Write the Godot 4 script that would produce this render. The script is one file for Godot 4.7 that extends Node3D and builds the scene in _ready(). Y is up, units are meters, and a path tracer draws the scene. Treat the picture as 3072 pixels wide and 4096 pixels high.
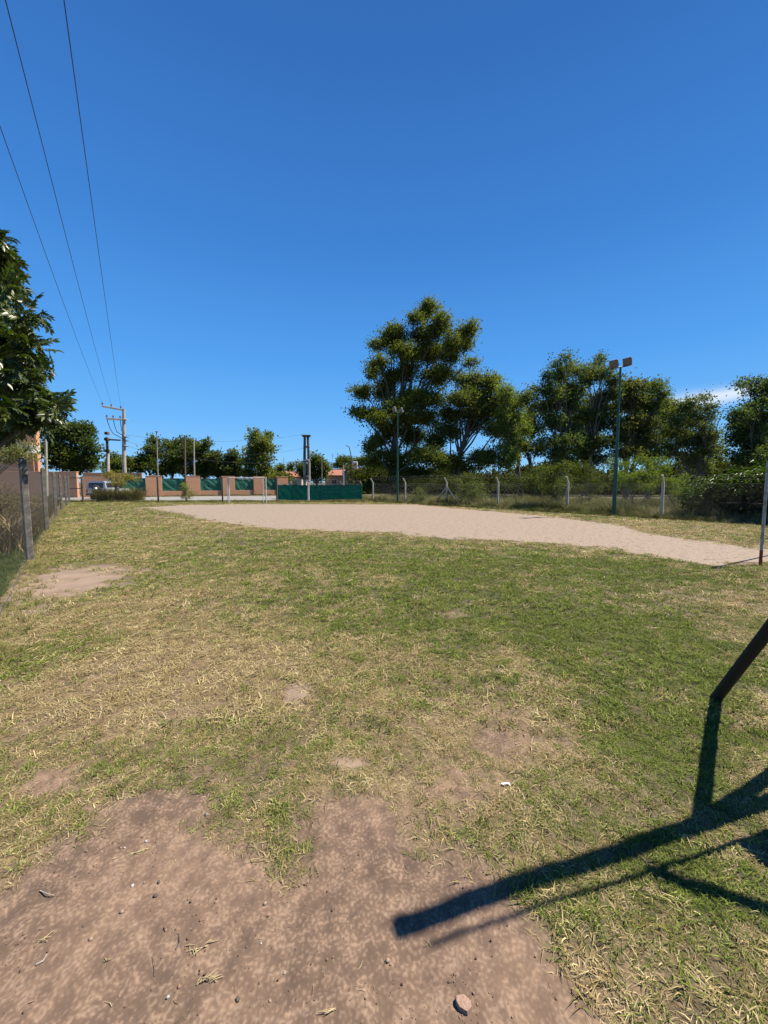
extends Node3D
# A lawn and an earth football court beside a chain-link fence, trees behind, deep blue sky.
# World: camera stands at the origin, looks along -z. Pixels of the 3072 x 4096 photograph give directions; the ground gives distances.

const F := 1538.0            # focal length in photo pixels
const EYE := 1.6
var pc := 0.0
var ps := 0.0
var rng := RandomNumberGenerator.new()
var n1 := FastNoiseLite.new()
var n2 := FastNoiseLite.new()
var n3 := FastNoiseLite.new()
var used := {}
var M := {}
var SH := Vector2(-0.604, -0.14)     # shadow shift (x, depth) for each metre of height

# ------------------------------------------------------------------ pixels to places
func ray(px: float, py: float) -> Vector3:
	var cx := (px - 1536.0) / F
	var cy := (2048.0 - py) / F
	return Vector3(cx, cy * pc - ps, -(pc + cy * ps))

func G(px: float, py: float) -> Vector3:            # where the ground is hit
	var r := ray(px, py)
	var t := EYE / -r.y
	return Vector3(r.x * t, 0, r.z * t)

func A(px: float, py: float, d: float) -> Vector3:  # at a depth
	var r := ray(px, py)
	var t := d / -r.z
	return Vector3(r.x * t, EYE + r.y * t, -d)

func W(x: float, h: float, d: float) -> Vector3:
	return Vector3(x, h, -d)

# ------------------------------------------------------------------ mesh builder
class MB:
	var v := PackedVector3Array()
	var n := PackedVector3Array()
	var c := PackedColorArray()
	var uv := PackedVector2Array()
	var i := PackedInt32Array()
	var col := Color(1, 1, 1)
	func vert(p: Vector3, nn: Vector3, u := Vector2.ZERO) -> int:
		v.append(p); n.append(nn); c.append(col); uv.append(u)
		return v.size() - 1
	func tri(a: Vector3, b: Vector3, d: Vector3) -> void:
		var nn := (d - a).cross(b - a).normalized()
		var k := vert(a, nn); vert(b, nn); vert(d, nn)
		i.append_array(PackedInt32Array([k, k + 1, k + 2]))
	func quad(a: Vector3, b: Vector3, d: Vector3, e: Vector3) -> void:
		var nn := (e - a).cross(b - a).normalized()
		var k := vert(a, nn, Vector2(0, 0)); vert(b, nn, Vector2(0, 1)); vert(d, nn, Vector2(1, 1)); vert(e, nn, Vector2(1, 0))
		i.append_array(PackedInt32Array([k, k + 1, k + 2, k, k + 2, k + 3]))
	func boxt(t: Transform3D, s: Vector3, bev := 0.0) -> void:
		var h := s * 0.5
		if bev <= 0.0:
			var p := []
			for q in 8:
				p.append(t * Vector3(h.x * (1 if q & 1 else -1), h.y * (1 if q & 2 else -1), h.z * (1 if q & 4 else -1)))
			for f in [[4, 6, 7, 5], [1, 3, 2, 0], [5, 7, 3, 1], [0, 2, 6, 4], [6, 2, 3, 7], [0, 4, 5, 1]]:
				quad(p[f[0]], p[f[1]], p[f[2]], p[f[3]])
			return
		# chamfered: three slabs hull -> corner points
		var b := minf(bev, minf(h.x, minf(h.y, h.z)) * 0.9)
		for ax in 3:
			for sg in [-1.0, 1.0]:
				var u := (ax + 1) % 3
				var w := (ax + 2) % 3
				var pts := []
				for q in [[-1, -1], [-1, 1], [1, 1], [1, -1]]:
					var pp := Vector3.ZERO
					pp[ax] = sg * h[ax]; pp[u] = q[0] * (h[u] - b); pp[w] = q[1] * (h[w] - b)
					pts.append(t * pp)
				if sg > 0: quad(pts[0], pts[1], pts[2], pts[3])
				else: quad(pts[3], pts[2], pts[1], pts[0])
		for ax in 3:
			var u := (ax + 1) % 3
			var w := (ax + 2) % 3
			for q in [[1, 1], [1, -1], [-1, -1], [-1, 1]]:
				var pts := []
				for e in [[-1, 0], [1, 0], [1, 1], [-1, 1]]:
					var pp := Vector3.ZERO
					pp[ax] = e[0] * (h[ax] - b)
					pp[u] = q[0] * (h[u] - (b if e[1] == 0 else 0.0))
					pp[w] = q[1] * (h[w] - (0.0 if e[1] == 0 else b))
					pts.append(t * pp)
				if q[0] * q[1] > 0: quad(pts[3], pts[2], pts[1], pts[0])
				else: quad(pts[0], pts[1], pts[2], pts[3])
		for sx in [-1, 1]:
			for sy in [-1, 1]:
				for sz in [-1, 1]:
					var a := t * Vector3(sx * h.x, sy * (h.y - b), sz * (h.z - b))
					var e := t * Vector3(sx * (h.x - b), sy * h.y, sz * (h.z - b))
					var g := t * Vector3(sx * (h.x - b), sy * (h.y - b), sz * h.z)
					if sx * sy * sz > 0: tri(a, g, e)
					else: tri(a, e, g)
	func face(a: int, b: int, d: int) -> void:       # winding follows the normals
		if (v[d] - v[a]).cross(v[b] - v[a]).dot(n[a] + n[b] + n[d]) < 0: i.append_array(PackedInt32Array([a, d, b]))
		else: i.append_array(PackedInt32Array([a, b, d]))
	func box(at: Vector3, s: Vector3, yaw := 0.0, bev := 0.0) -> void:
		boxt(Transform3D(Basis(Vector3.UP, yaw), at), s, bev)
	func beam(a: Vector3, b: Vector3, w: float, h: float, bev := 0.0) -> void:
		var d := (b - a)
		var z := d.normalized()
		var up := Vector3.UP if absf(z.y) < 0.95 else Vector3.RIGHT
		var x := up.cross(z).normalized()
		boxt(Transform3D(Basis(x, z.cross(x), z), (a + b) * 0.5), Vector3(w, h, d.length()), bev)
	func tube(pts: PackedVector3Array, rad: Array, sides := 8, caps := true) -> void:
		var m := pts.size()
		var base := v.size()
		var pr := Vector3.ZERO
		for k in m:
			var d := (pts[mini(k + 1, m - 1)] - pts[maxi(k - 1, 0)]).normalized()
			if k == 0:
				pr = d.cross(Vector3.UP if absf(d.y) < 0.9 else Vector3.RIGHT).normalized()
			else:
				pr = (pr - d * pr.dot(d)).normalized()
			var q := d.cross(pr)
			var r: float = rad[mini(k, rad.size() - 1)]
			for s in sides + 1:
				var an := TAU * s / sides
				var nn := pr * cos(an) + q * sin(an)
				vert(pts[k] + nn * r, nn, Vector2(float(s) / sides, k))
		for k in m - 1:
			for s in sides:
				var a := base + k * (sides + 1) + s
				i.append_array(PackedInt32Array([a, a + sides + 1, a + 1, a + 1, a + sides + 1, a + sides + 2]))
		if caps:
			for e in [0, m - 1]:
				var d := (pts[0] - pts[1]).normalized() if e == 0 else (pts[m - 1] - pts[m - 2]).normalized()
				var k0 := vert(pts[e], d)
				var first := v.size()
				for s in sides + 1:
					vert(v[base + e * (sides + 1) + s], d)
				for s in sides:
					if e == 0: i.append_array(PackedInt32Array([k0, first + s, first + s + 1]))
					else: i.append_array(PackedInt32Array([k0, first + s + 1, first + s]))
	func rod(a: Vector3, b: Vector3, r: float, sides := 8, r2 := -1.0) -> void:
		tube(PackedVector3Array([a, b]), [r, r if r2 < 0 else r2], sides)
	func mesh() -> ArrayMesh:
		var arr := []
		arr.resize(Mesh.ARRAY_MAX)
		arr[Mesh.ARRAY_VERTEX] = v; arr[Mesh.ARRAY_NORMAL] = n; arr[Mesh.ARRAY_COLOR] = c; arr[Mesh.ARRAY_TEX_UV] = uv; arr[Mesh.ARRAY_INDEX] = i
		var m := ArrayMesh.new()
		m.add_surface_from_arrays(Mesh.PRIMITIVE_TRIANGLES, arr)
		return m

# ------------------------------------------------------------------ nodes
func numbered(s: String) -> String:
	if not used.has(s):
		used[s] = 0
		return s
	used[s] += 1
	return "%s_%03d" % [s, used[s]]

func tag(o: Node, label: String, category: String, group := "", kind := "") -> void:
	o.set_meta("label", label); o.set_meta("category", category)
	if group: o.set_meta("group", group)
	if kind: o.set_meta("kind", kind)

func thing(called: String, label: String, category: String, at: Vector3, yaw := 0.0, group := "") -> Node3D:
	var o := Node3D.new()
	o.name = numbered(called); add_child(o)
	o.position = at; o.rotation.y = yaw
	tag(o, label, category, group)
	return o

func part(called: String, mb: MB, m: Material, parent: Node3D) -> MeshInstance3D:
	var o := MeshInstance3D.new()
	o.name = called; o.mesh = mb.mesh(); o.material_override = m
	parent.add_child(o, true)
	return o

func single(called: String, mb: MB, m: Material, label: String, category: String, at: Vector3, group := "", kind := "") -> MeshInstance3D:
	var o := MeshInstance3D.new()
	o.name = numbered(called); o.mesh = mb.mesh(); o.material_override = m
	add_child(o); o.position = at
	tag(o, label, category, group, kind)
	return o

func structure(called: String, mesh: Mesh, m: Material, label: String, category: String) -> MeshInstance3D:
	var o := MeshInstance3D.new()
	o.name = numbered(called); o.mesh = mesh
	if m: o.material_override = m
	add_child(o)
	tag(o, label, category, "", "structure")
	return o

func copies(called: String, mesh: Mesh, m: Material, xf: Array, cols: PackedColorArray, parent: Node3D) -> MultiMeshInstance3D:
	var mm := MultiMesh.new()
	mm.transform_format = MultiMesh.TRANSFORM_3D
	mm.use_colors = true
	mm.mesh = mesh
	mm.instance_count = xf.size()
	for k in xf.size():
		mm.set_instance_transform(k, xf[k]); mm.set_instance_color(k, cols[k])
	var o := MultiMeshInstance3D.new()
	o.multimesh = mm; o.material_override = m
	o.name = called if parent != self else numbered(called)
	parent.add_child(o, true)
	return o

# ------------------------------------------------------------------ materials
func lin(r: float, g: float, b: float) -> Color:
	return Color(r, g, b).linear_to_srgb()

func mat(c: Color, rough := 0.8, metal := 0.0) -> StandardMaterial3D:
	var m := StandardMaterial3D.new()
	m.albedo_color = c; m.roughness = rough; m.metallic = metal
	return m

func noise_image(size: int, freq: float, sd: int, oct := 4) -> Image:
	var f := FastNoiseLite.new()
	f.seed = sd; f.frequency = freq; f.fractal_octaves = oct; f.noise_type = FastNoiseLite.TYPE_SIMPLEX_SMOOTH
	return f.get_seamless_image(size, size)

func speckled(c1: Color, c2: Color, size: int, freq: float, sd: int, scale: float, rough := 0.9, relief := 0.0, c3 := Color(0, 0, 0, 0)) -> StandardMaterial3D:
	# c1 .. c2 by a noise, c3 in scattered spots; laid on by world axes
	var im := noise_image(size, freq, sd, 5)
	var sp := noise_image(size, freq * 0.22, sd + 7, 3)
	var out := Image.create(size, size, true, Image.FORMAT_RGB8)
	for y in size:
		for x in size:
			var k := clampf((im.get_pixel(x, y).r - 0.5) * 1.7 + 0.5, 0, 1)
			var q := c1.lerp(c2, k)
			if c3.a > 0: q = q.lerp(c3, smoothstep(0.58, 0.75, sp.get_pixel(x, y).r) * c3.a)
			out.set_pixel(x, y, q)
	out.generate_mipmaps()
	var m := StandardMaterial3D.new()
	m.albedo_texture = ImageTexture.create_from_image(out)
	m.uv1_triplanar = true; m.uv1_world_triplanar = true
	m.uv1_scale = Vector3.ONE * scale
	m.roughness = rough
	if relief > 0:
		m.heightmap_enabled = true; m.heightmap_texture = ImageTexture.create_from_image(im); m.heightmap_scale = relief
	return m

func brick_material(c1: Color, c2: Color, joint: Color, sd: int) -> StandardMaterial3D:
	# brick courses far too small to tell apart at 40 m: 16 courses in one metre
	var s := 512
	var out := Image.create(s, s, true, Image.FORMAT_RGB8)
	var im := noise_image(s, 0.02, sd, 4)
	var r := RandomNumberGenerator.new(); r.seed = sd
	var tone := []
	for k in 16 * 8: tone.append(r.randf())
	for y in s:
		var row := int(y / 32.0)
		for x in s:
			var xx := (x + (32 if row % 2 else 0)) % s
			var b := int(xx / 64.0)
			var q: Color = c1.lerp(c2, clampf(tone[row * 8 + b] * 0.6 + (im.get_pixel(x, y).r - 0.5) * 1.4 + 0.2, 0, 1))
			if y % 32 < 4 or xx % 64 < 4: q = q.lerp(joint, 0.7)
			out.set_pixel(x, y, q)
	out.generate_mipmaps()
	var m := StandardMaterial3D.new()
	m.albedo_texture = ImageTexture.create_from_image(out)
	m.uv1_triplanar = true; m.uv1_world_triplanar = true
	m.uv1_scale = Vector3.ONE * 0.85
	m.roughness = 0.92
	return m

func leaf_material(back: Color, rough := 0.5) -> StandardMaterial3D:
	var m := StandardMaterial3D.new()
	m.vertex_color_use_as_albedo = true
	m.roughness = rough
	m.cull_mode = BaseMaterial3D.CULL_DISABLED
	m.backlight_enabled = true
	m.backlight = back
	m.metallic_specular = .25
	return m

func make_materials() -> void:
	M.soil_post = speckled(lin(.2, .185, .16), lin(.33, .31, .275), 256, .03, 3, 1.3, .95, 0.15, Color(lin(.14, .13, .11), .7))
	M.pale_post = speckled(lin(.28, .255, .205), lin(.4, .365, .3), 256, .03, 5, 1.1, .95, 0.1, Color(lin(.25, .23, .2), .6))
	M.old_post = speckled(lin(.055, .048, .04), lin(.13, .118, .1), 256, .04, 9, 2.0, .95, 0.2, Color(lin(.2, .185, .16), .6))
	M.brick = brick_material(lin(.44, .205, .1), lin(.55, .285, .155), lin(.5, .36, .25), 21)
	M.bark = speckled(lin(.055, .043, .033), lin(.14, .115, .09), 256, .05, 31, .9, .95, 0.6)
	M.pale_bark = speckled(lin(.08, .066, .053), lin(.19, .165, .135), 256, .04, 33, .8, .95, 0.4)
	M.white = speckled(lin(.4, .39, .37), lin(.56, .55, .52), 256, .03, 41, .7, .6, 0.0, Color(lin(.42, .36, .3), .8))
	M.shaded_white = speckled(lin(.24, .23, .21), lin(.38, .37, .345), 256, .05, 43, 1.6, .7, 0.0, Color(lin(.16, .13, .1), .8))  # white greyed so the shade on the near goal post is in the colour
	M.red = mat(lin(.19, .018, .015), .6)
	M.black = speckled(lin(.003, .003, .003), lin(.006, .0057, .0054), 256, .05, 45, 3.0, .75, 0.0)
	M.green_steel = speckled(lin(.008, .05, .03), lin(.015, .075, .045), 256, .03, 47, 1.0, .5)
	M.steel = mat(lin(.33, .33, .33), .45, .8)
	M.wire = mat(lin(.12, .12, .115), .6, .5)
	M.cable = mat(lin(.03, .03, .032), .6)
	M.rust = speckled(lin(.055, .022, .016), lin(.1, .04, .026), 256, .05, 49, 2.0, .85)
	M.cloth = speckled(lin(.004, .1, .062), lin(.009, .145, .095), 256, .06, 51, .8, .85, 0.0, Color(lin(.003, .055, .045), .6))
	M.cloth.backlight_enabled = true
	M.cloth.backlight = lin(.03, .3, .2)
	M.roof = speckled(lin(.24, .085, .055), lin(.34, .14, .09), 256, .06, 53, .6, .9, 0.0, Color(lin(.24, .12, .09), .6))
	M.plaster = speckled(lin(.38, .335, .275), lin(.47, .42, .36), 256, .02, 55, .3, .95)
	M.blue_plaster = speckled(lin(.11, .13, .18), lin(.16, .18, .24), 256, .02, 57, .3, .95)
	M.glass_dark = mat(lin(.02, .024, .03), .08)
	M.lamp_glass = mat(lin(.13, .115, .1), .3)
	M.lamp_body = mat(lin(.13, .125, .12), .6)
	M.wood = speckled(lin(.09, .06, .042), lin(.16, .115, .08), 256, .04, 61, 1.0, .95)
	M.paint = mat(lin(.3, .32, .33), .3)
	M.paint.clearcoat_enabled = true; M.paint.clearcoat = 1.0; M.paint.clearcoat_roughness = .05
	M.rubber = mat(lin(.018, .018, .018), .8)
	M.plastic = mat(lin(.035, .035, .037), .55)
	M.tail = mat(lin(.35, .012, .012), .2)
	M.leaf = leaf_material(lin(.9, .95, .35), .85)
	M.gloss_leaf = leaf_material(lin(.45, .55, .15), .4)
	M.gloss_leaf.metallic_specular = .5
	M.blade = leaf_material(lin(.3, .32, .15), .85)
	M.stone = speckled(lin(.2, .165, .13), lin(.32, .275, .225), 128, .08, 63, 9.0, .9)
	M.paper = mat(lin(.6, .62, .62), .7)
	M.brick_bit = speckled(lin(.2, .125, .088), lin(.29, .195, .145), 128, .07, 65, 12.0, .95)
	M.road = speckled(lin(.17, .16, .148), lin(.23, .22, .205), 512, .03, 67, .2, .95)

# ------------------------------------------------------------------ where lawn grows
var bare := PackedVector2Array()        # trodden earth in the foreground, (x, depth)
var court := PackedVector2Array()
var patches := []                       # [x, depth, rx, rz, cover change, dryness change]

func poly(list: Array) -> PackedVector2Array:
	var o := PackedVector2Array()
	for q in list:
		var g := G(q[0] * 1.8517, q[1] * 1.8517)
		o.append(Vector2(g.x, -g.z))
	return o

func edge_distance(p: Vector2, pg: PackedVector2Array) -> float:   # positive inside
	var best := 1e9
	for k in pg.size():
		var q := Geometry2D.get_closest_point_to_segment(p, pg[k], pg[(k + 1) % pg.size()])
		best = minf(best, p.distance_squared_to(q))
	var d := sqrt(best)
	return d if Geometry2D.is_point_in_polygon(p, pg) else -d

func patch(px: float, py: float, wpx: float, hpx: float, cover: float, dry: float) -> void:
	var c := G(px * 1.8517, py * 1.8517)
	var r := G((px + wpx) * 1.8517, py * 1.8517)
	var t := G(px * 1.8517, (py - hpx) * 1.8517)
	var b := G(px * 1.8517, (py + hpx) * 1.8517)
	patches.append([c.x, -(t.z + b.z) * 0.5, absf(r.x - c.x), absf(t.z - b.z) * 0.5, cover, dry])

func lay_out_lawn() -> void:
	bare = poly([[-300, 1960], [0, 1950], [120, 1868], [190, 1795], [300, 1775], [400, 1800], [470, 1822], [540, 1850], [592, 1895], [630, 1912], [672, 1850], [668, 1760], [700, 1732], [770, 1735], [850, 1790], [915, 1848], [980, 1880], [1040, 1915], [1075, 1965], [1130, 2010], [1180, 2080], [1205, 2150], [1260, 2212], [1300, 2330], [1300, 2900], [-900, 2900], [-900, 2100]])
	court = poly([[300, 1097], [400, 1091], [560, 1089], [900, 1090], [1000, 1100], [1100, 1108], [1200, 1118], [1330, 1134], [1430, 1158], [1540, 1172], [1659, 1188], [1800, 1203], [1800, 1232], [1659, 1217], [1540, 1222], [1440, 1208], [1400, 1200], [1330, 1186], [1200, 1175], [1060, 1167], [960, 1164], [850, 1151], [700, 1147], [590, 1142], [540, 1137], [430, 1122], [400, 1112], [340, 1101]])
	# bare spots
	patch(50, 1275, 160, 52, -.8, .3)
	patch(640, 1500, 28, 26, -.8, .3)
	patch(755, 1652, 42, 20, -1.0, .3)
	patch(100, 1690, 70, 30, -.7, .3)
	patch(300, 1745, 130, 28, -.6, .25)
	patch(230, 1850, 120, 60, -.4, .2)
	patch(1080, 1610, 60, 25, -.4, .3)
	patch(1030, 1700, 90, 40, -.35, .2)
	patch(985, 1330, 25, 8, -.5, .3)
	patch(820, 1250, 50, 10, -.35, .3)
	patch(860, 1270, 30, 8, -.35, .3)
	patch(1560, 1290, 110, 30, -.1, .35)
	patch(1600, 1560, 70, 40, -.1, .3)
	# straw-dry stretches
	patch(350, 1480, 330, 110, -.12, .42)
	patch(80, 1560, 200, 140, -.12, .22)
	patch(1080, 1590, 190, 75, -.2, .5)
	patch(950, 1720, 220, 60, -.15, .3)
	patch(250, 1340, 260, 60, 0, .3)
	patch(1300, 2100, 120, 120, -.1, .25)
	# green stretches
	patch(1380, 1430, 260, 130, .3, -.55)
	patch(1450, 1620, 190, 100, .2, -.4)
	patch(1000, 1330, 420, 75, .2, -.32)
	patch(1150, 1235, 480, 45, .2, -.4)
	patch(750, 1185, 380, 22, .2, -.25)
	patch(640, 1790, 70, 70, .35, -.3)
	patch(1220, 1950, 90, 70, .25, -.4)
	patch(1300, 2040, 90, 50, .2, -.3)
	patch(120, 1420, 110, 60, .1, -.3)
	patch(1500, 1900, 160, 100, .3, -.4)
	patch(380, 1135, 300, 10, 0, .22)
	patch(1500, 1140, 200, 12, 0, .3)
	n1.seed = 11; n1.frequency = .33; n1.fractal_octaves = 3
	n2.seed = 12; n2.frequency = 1.6; n2.fractal_octaves = 3
	n3.seed = 13; n3.frequency = 7.0; n3.fractal_octaves = 2

func lawn(x: float, d: float) -> Vector2:      # (cover 0..1, dryness 0..1)
	var a := n1.get_noise_2d(x, d)
	var b := n2.get_noise_2d(x, d)
	var e := n3.get_noise_2d(x, d)
	var cover := 0.86 + a * .25 + b * .35
	var dry := 0.48 + a * .35 + b * .4 + e * .35
	for p in patches:
		var dx: float = (x - p[0]) / p[2]
		var dz: float = (d - p[1]) / p[3]
		var q := dx * dx + dz * dz
		if q < 2.2:
			var k := 1.0 - smoothstep(.25, 1.6, q * (1.0 + b * .9 + e * .5))
			cover += p[4] * k; dry += p[5] * k
	if d < 2.9 and x < 2.4:
		var s := edge_distance(Vector2(x + b * .14 + e * .05, d + a * .1 + e * .07), bare)
		cover *= 1.0 - smoothstep(-.14, .1, s + e * .08)
		if s > -.35: dry += .18
	elif d > 6.2 and d < 36 and x > -19 and x < 14:
		var s2 := edge_distance(Vector2(x + b * .5 + e * .1, d + b * .45 + e * .2), court)
		cover *= 1.0 - smoothstep(-.35, .4, s2)
		if s2 > -1.6: dry += .2 * (1.0 + s2 / 1.6)
	if d > 33.5 or (d > 8 and x > 13.3 + (17.0 - d) * .86):
		cover += .4; dry -= .35
	return Vector2(clampf(cover, 0, 1), clampf(dry, 0, 1))

func gh(x: float, d: float) -> float:         # small bumps underfoot
	var k := 1.0 - smoothstep(5.0, 8.0, sqrt(x * x + d * d))
	if k <= 0: return 0.0
	return k * (n2.get_noise_2d(x + 40, d) * .018 + n3.get_noise_2d(x, d + 40) * .008 + n3.get_noise_2d(x * 2.7 + 9, d * 2.7) * .0045)

# ------------------------------------------------------------------ ground
func pale_dust(x: float, d: float) -> float:      # the first three bare spots are of the court's pale earth
	var k := 0.0
	for q in 3:
		var p: Array = patches[q]
		var e := Vector2((x - p[0]) / p[2], (d - p[1]) / p[3]).length_squared()
		k = maxf(k, 1.0 - smoothstep(.4, 2.0, e * (1.0 + n2.get_noise_2d(x, d))))
	return k

func ground_map(w: int, h: int, x0: float, x1: float, d0: float, d1: float, fine: float, sd: int) -> ImageTexture:
	var mw := int(w / 4.0)
	var mh := int(h / 4.0)
	var mask := Image.create(mw, mh, false, Image.FORMAT_RGBAF)
	for y in mh:
		for x in mw:
			var l := lawn(lerpf(x0, x1, (x + .5) / mw), lerpf(d1, d0, (y + .5) / mh))
			var wx := lerpf(x0, x1, (x + .5) / mw)
			var wd := lerpf(d1, d0, (y + .5) / mh)
			mask.set_pixel(x, y, Color(l.x, l.y, .5 + n2.get_noise_2d(wx * .55 + 3, wd * .55) * .8, pale_dust(wx, wd)))
	mask.resize(w, h, Image.INTERPOLATE_BILINEAR)
	var f := FastNoiseLite.new(); f.seed = sd; f.frequency = fine; f.fractal_octaves = 4
	var a := f.get_image(w, h, false, false, true)
	var g := FastNoiseLite.new(); g.seed = sd + 1; g.frequency = fine * .16; g.fractal_octaves = 4
	var b := g.get_image(w, h, false, false, true)
	var out := Image.create(w, h, true, Image.FORMAT_RGB8)
	var e1 := Color(.1, .064, .042)
	var e2 := Color(.14, .09, .058)
	var e3 := Color(.24, .165, .112)
	var s1 := Color(.032, .036, .009)
	var s2 := Color(.15, .108, .05)
	var s3 := Color(.05, .036, .02)
	for y in h:
		for x in w:
			var p := a.get_pixel(x, y).r
			var q := b.get_pixel(x, y).r
			var m := mask.get_pixel(x, y)
			var soil := e1.lerp(e2, clampf((q - .5) * 2.2 + .6 + (p - .5) * 1.2, 0, 1))
			soil = soil * (.72 + .56 * m.b)
			soil = soil.lerp(e3, clampf((p + (q - .5) * .55 - .52) * 2.6, 0, .9))
			soil = soil.lerp(Color(.2, .143, .1) * (.75 + .5 * p), m.a)
			var thatch := s1.lerp(s2, clampf(m.g + (p - .5) * 1.1, 0, 1)).lerp(s3, clampf((.5 - q) * 1.8, 0, .7))
			out.set_pixel(x, y, soil.lerp(thatch, m.r * .9).linear_to_srgb())
	out.generate_mipmaps()
	return ImageTexture.create_from_image(out)

func build_ground() -> void:
	var nx0 := -5.0
	var nx1 := 5.0
	var nd0 := .2
	var nd1 := 5.2
	var near := StandardMaterial3D.new()
	near.albedo_texture = ground_map(1800, 900, nx0, nx1, nd0, nd1, .33, 71)
	near.texture_repeat = false
	near.roughness = .95
	var fx0 := -44.0
	var fx1 := 36.0
	var fd0 := -10.0
	var fd1 := 44.0
	var far := StandardMaterial3D.new()
	far.albedo_texture = ground_map(1200, 810, fx0, fx1, fd0, fd1, .17, 75)
	far.texture_repeat = false
	far.roughness = .95
	var xs := PackedFloat32Array()
	var ds := PackedFloat32Array()
	for v in [-900, -400, -200, -120, -80, -60, -44]: xs.append(v)
	for k in range(1, 40): xs.append(lerpf(-44, -5, k / 40.0))
	for k in range(0, 417): xs.append(lerpf(-5, 5, k / 416.0))
	for k in range(1, 32): xs.append(lerpf(5, 36, k / 32.0))
	for v in [36, 60, 90, 150, 300, 900]: xs.append(v)
	for v in [-300, -100, -40, -20, -10, -5, -2, -1]: ds.append(v)
	for k in range(0, 209): ds.append(lerpf(.2, 5.2, k / 208.0))
	for k in range(1, 60): ds.append(lerpf(5.2, 44, pow(k / 60.0, 1.3)))
	for v in [44, 60, 80, 110, 160, 250, 400, 700, 1200]: ds.append(v)
	var mesh := ArrayMesh.new()
	for pass_ in 2:
		var mb := MB.new()
		for j in ds.size() - 1:
			var dm := (ds[j] + ds[j + 1]) * .5
			var first := mb.v.size()
			var any := false
			for i in xs.size() - 1:
				var xm := (xs[i] + xs[i + 1]) * .5
				var inside := xm > nx0 and xm < nx1 and dm > nd0 and dm < nd1
				if inside != (pass_ == 0): continue
				var k := mb.v.size()
				for c in [[0, 0], [1, 0], [1, 1], [0, 1]]:
					var x := xs[i + c[0]]
					var d := ds[j + c[1]]
					var e := .012
					var nn := Vector3(gh(x - e, d) - gh(x + e, d), 2 * e, -(gh(x, d - e) - gh(x, d + e))).normalized()
					var uv := Vector2((x - nx0) / (nx1 - nx0), (nd1 - d) / (nd1 - nd0)) if pass_ == 0 else Vector2((x - fx0) / (fx1 - fx0), (fd1 - d) / (fd1 - fd0))
					mb.vert(Vector3(x, gh(x, d), -d), nn, uv)
				mb.i.append_array(PackedInt32Array([k, k + 2, k + 1, k, k + 3, k + 2]))
		var arr := []
		arr.resize(Mesh.ARRAY_MAX)
		arr[Mesh.ARRAY_VERTEX] = mb.v; arr[Mesh.ARRAY_NORMAL] = mb.n; arr[Mesh.ARRAY_TEX_UV] = mb.uv; arr[Mesh.ARRAY_INDEX] = mb.i
		mesh.add_surface_from_arrays(Mesh.PRIMITIVE_TRIANGLES, arr)
		mesh.surface_set_material(pass_, near if pass_ == 0 else far)
	structure("ground", mesh, null, "brown trodden earth under the thin lawn of the playing field", "ground")
	# the court of pale pinkish earth, 6 mm above the soil
	var fine := PackedVector2Array()
	for k in court.size():
		var a := court[k]
		var b := court[(k + 1) % court.size()]
		var m := maxi(2, int(a.distance_to(b) / .3))
		for q in m:
			var p := a.lerp(b, float(q) / m)
			fine.append(p + Vector2(n2.get_noise_2d(p.x * .5, p.y * .5 + 90) * .3, n2.get_noise_2d(p.x * .5 + 50, p.y * .5) * .4))
	var tris := Geometry2D.triangulate_polygon(fine)
	var cb := MB.new()
	for p in fine: cb.vert(Vector3(p.x, .006, -p.y), Vector3.UP)
	for k in range(0, tris.size(), 3): cb.face(tris[k], tris[k + 1], tris[k + 2])
	var cm := speckled(lin(.15, .112, .08), lin(.29, .228, .17), 1024, .16, 81, .13, .95, 0.0, Color(lin(.14, .11, .075), .9))
	structure("dirt_court", cb.mesh(), cm, "long court of bare pale pinkish earth worn into the lawn", "court")
	# road beyond the end fence
	var rb := MB.new()
	var ra := W(-80, .008, 33.2)
	rb.quad(W(-80, .008, 41.2), W(-80, .008, 33.4), W(-8.5, .008, 35.0), W(-8.5, .008, 46.0))
	structure("road", rb.mesh(), M.road, "pale concrete road strip between end fence and brick wall", "road")

# ------------------------------------------------------------------ grass
func tuft(sd: int, blades: int, R: float, h0: float, h1: float, w: float, lean: float) -> ArrayMesh:
	var r := RandomNumberGenerator.new(); r.seed = sd
	var mb := MB.new()
	for k in blades:
		var an := r.randf() * TAU
		var p := Vector3(cos(an), 0, sin(an)) * R * sqrt(r.randf())
		var dir := Vector3.RIGHT.rotated(Vector3.UP, r.randf() * TAU)
		var h := r.randf_range(h0, h1)
		var l := lean * r.randf_range(.4, 1.5)
		var side := dir.cross(Vector3.UP).normalized().rotated(Vector3.UP, r.randf_range(-.8, .8)) * w * r.randf_range(.6, 1.2)
		var m := p + Vector3.UP * h * .62 + dir * h * l * .45
		var t := p + Vector3.UP * h * (1.0 - .28 * minf(l, 2.2)) + dir * h * l * 1.15
		t.y = maxf(t.y, .004)
		var v := r.randf_range(.75, 1.25)
		mb.col = Color(v, v * r.randf_range(.94, 1.04), v * r.randf_range(.85, 1.1))
		var nn := (side.cross(m - p)).normalized()
		if nn.y < 0: nn = -nn
		nn = (nn + Vector3.UP * .25).normalized()
		var i0 := mb.vert(p - side, nn); mb.vert(p + side, nn); mb.vert(m + side * .7, nn); mb.vert(m - side * .7, nn); mb.vert(t, nn)
		mb.face(i0, i0 + 2, i0 + 1); mb.face(i0, i0 + 3, i0 + 2); mb.face(i0 + 3, i0 + 4, i0 + 2)
	return mb.mesh()

func green_of(r: RandomNumberGenerator) -> Color:
	return (Color(.065, .1, .014).lerp(Color(.17, .215, .036), r.randf()) * r.randf_range(.65, 1.45))

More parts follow.
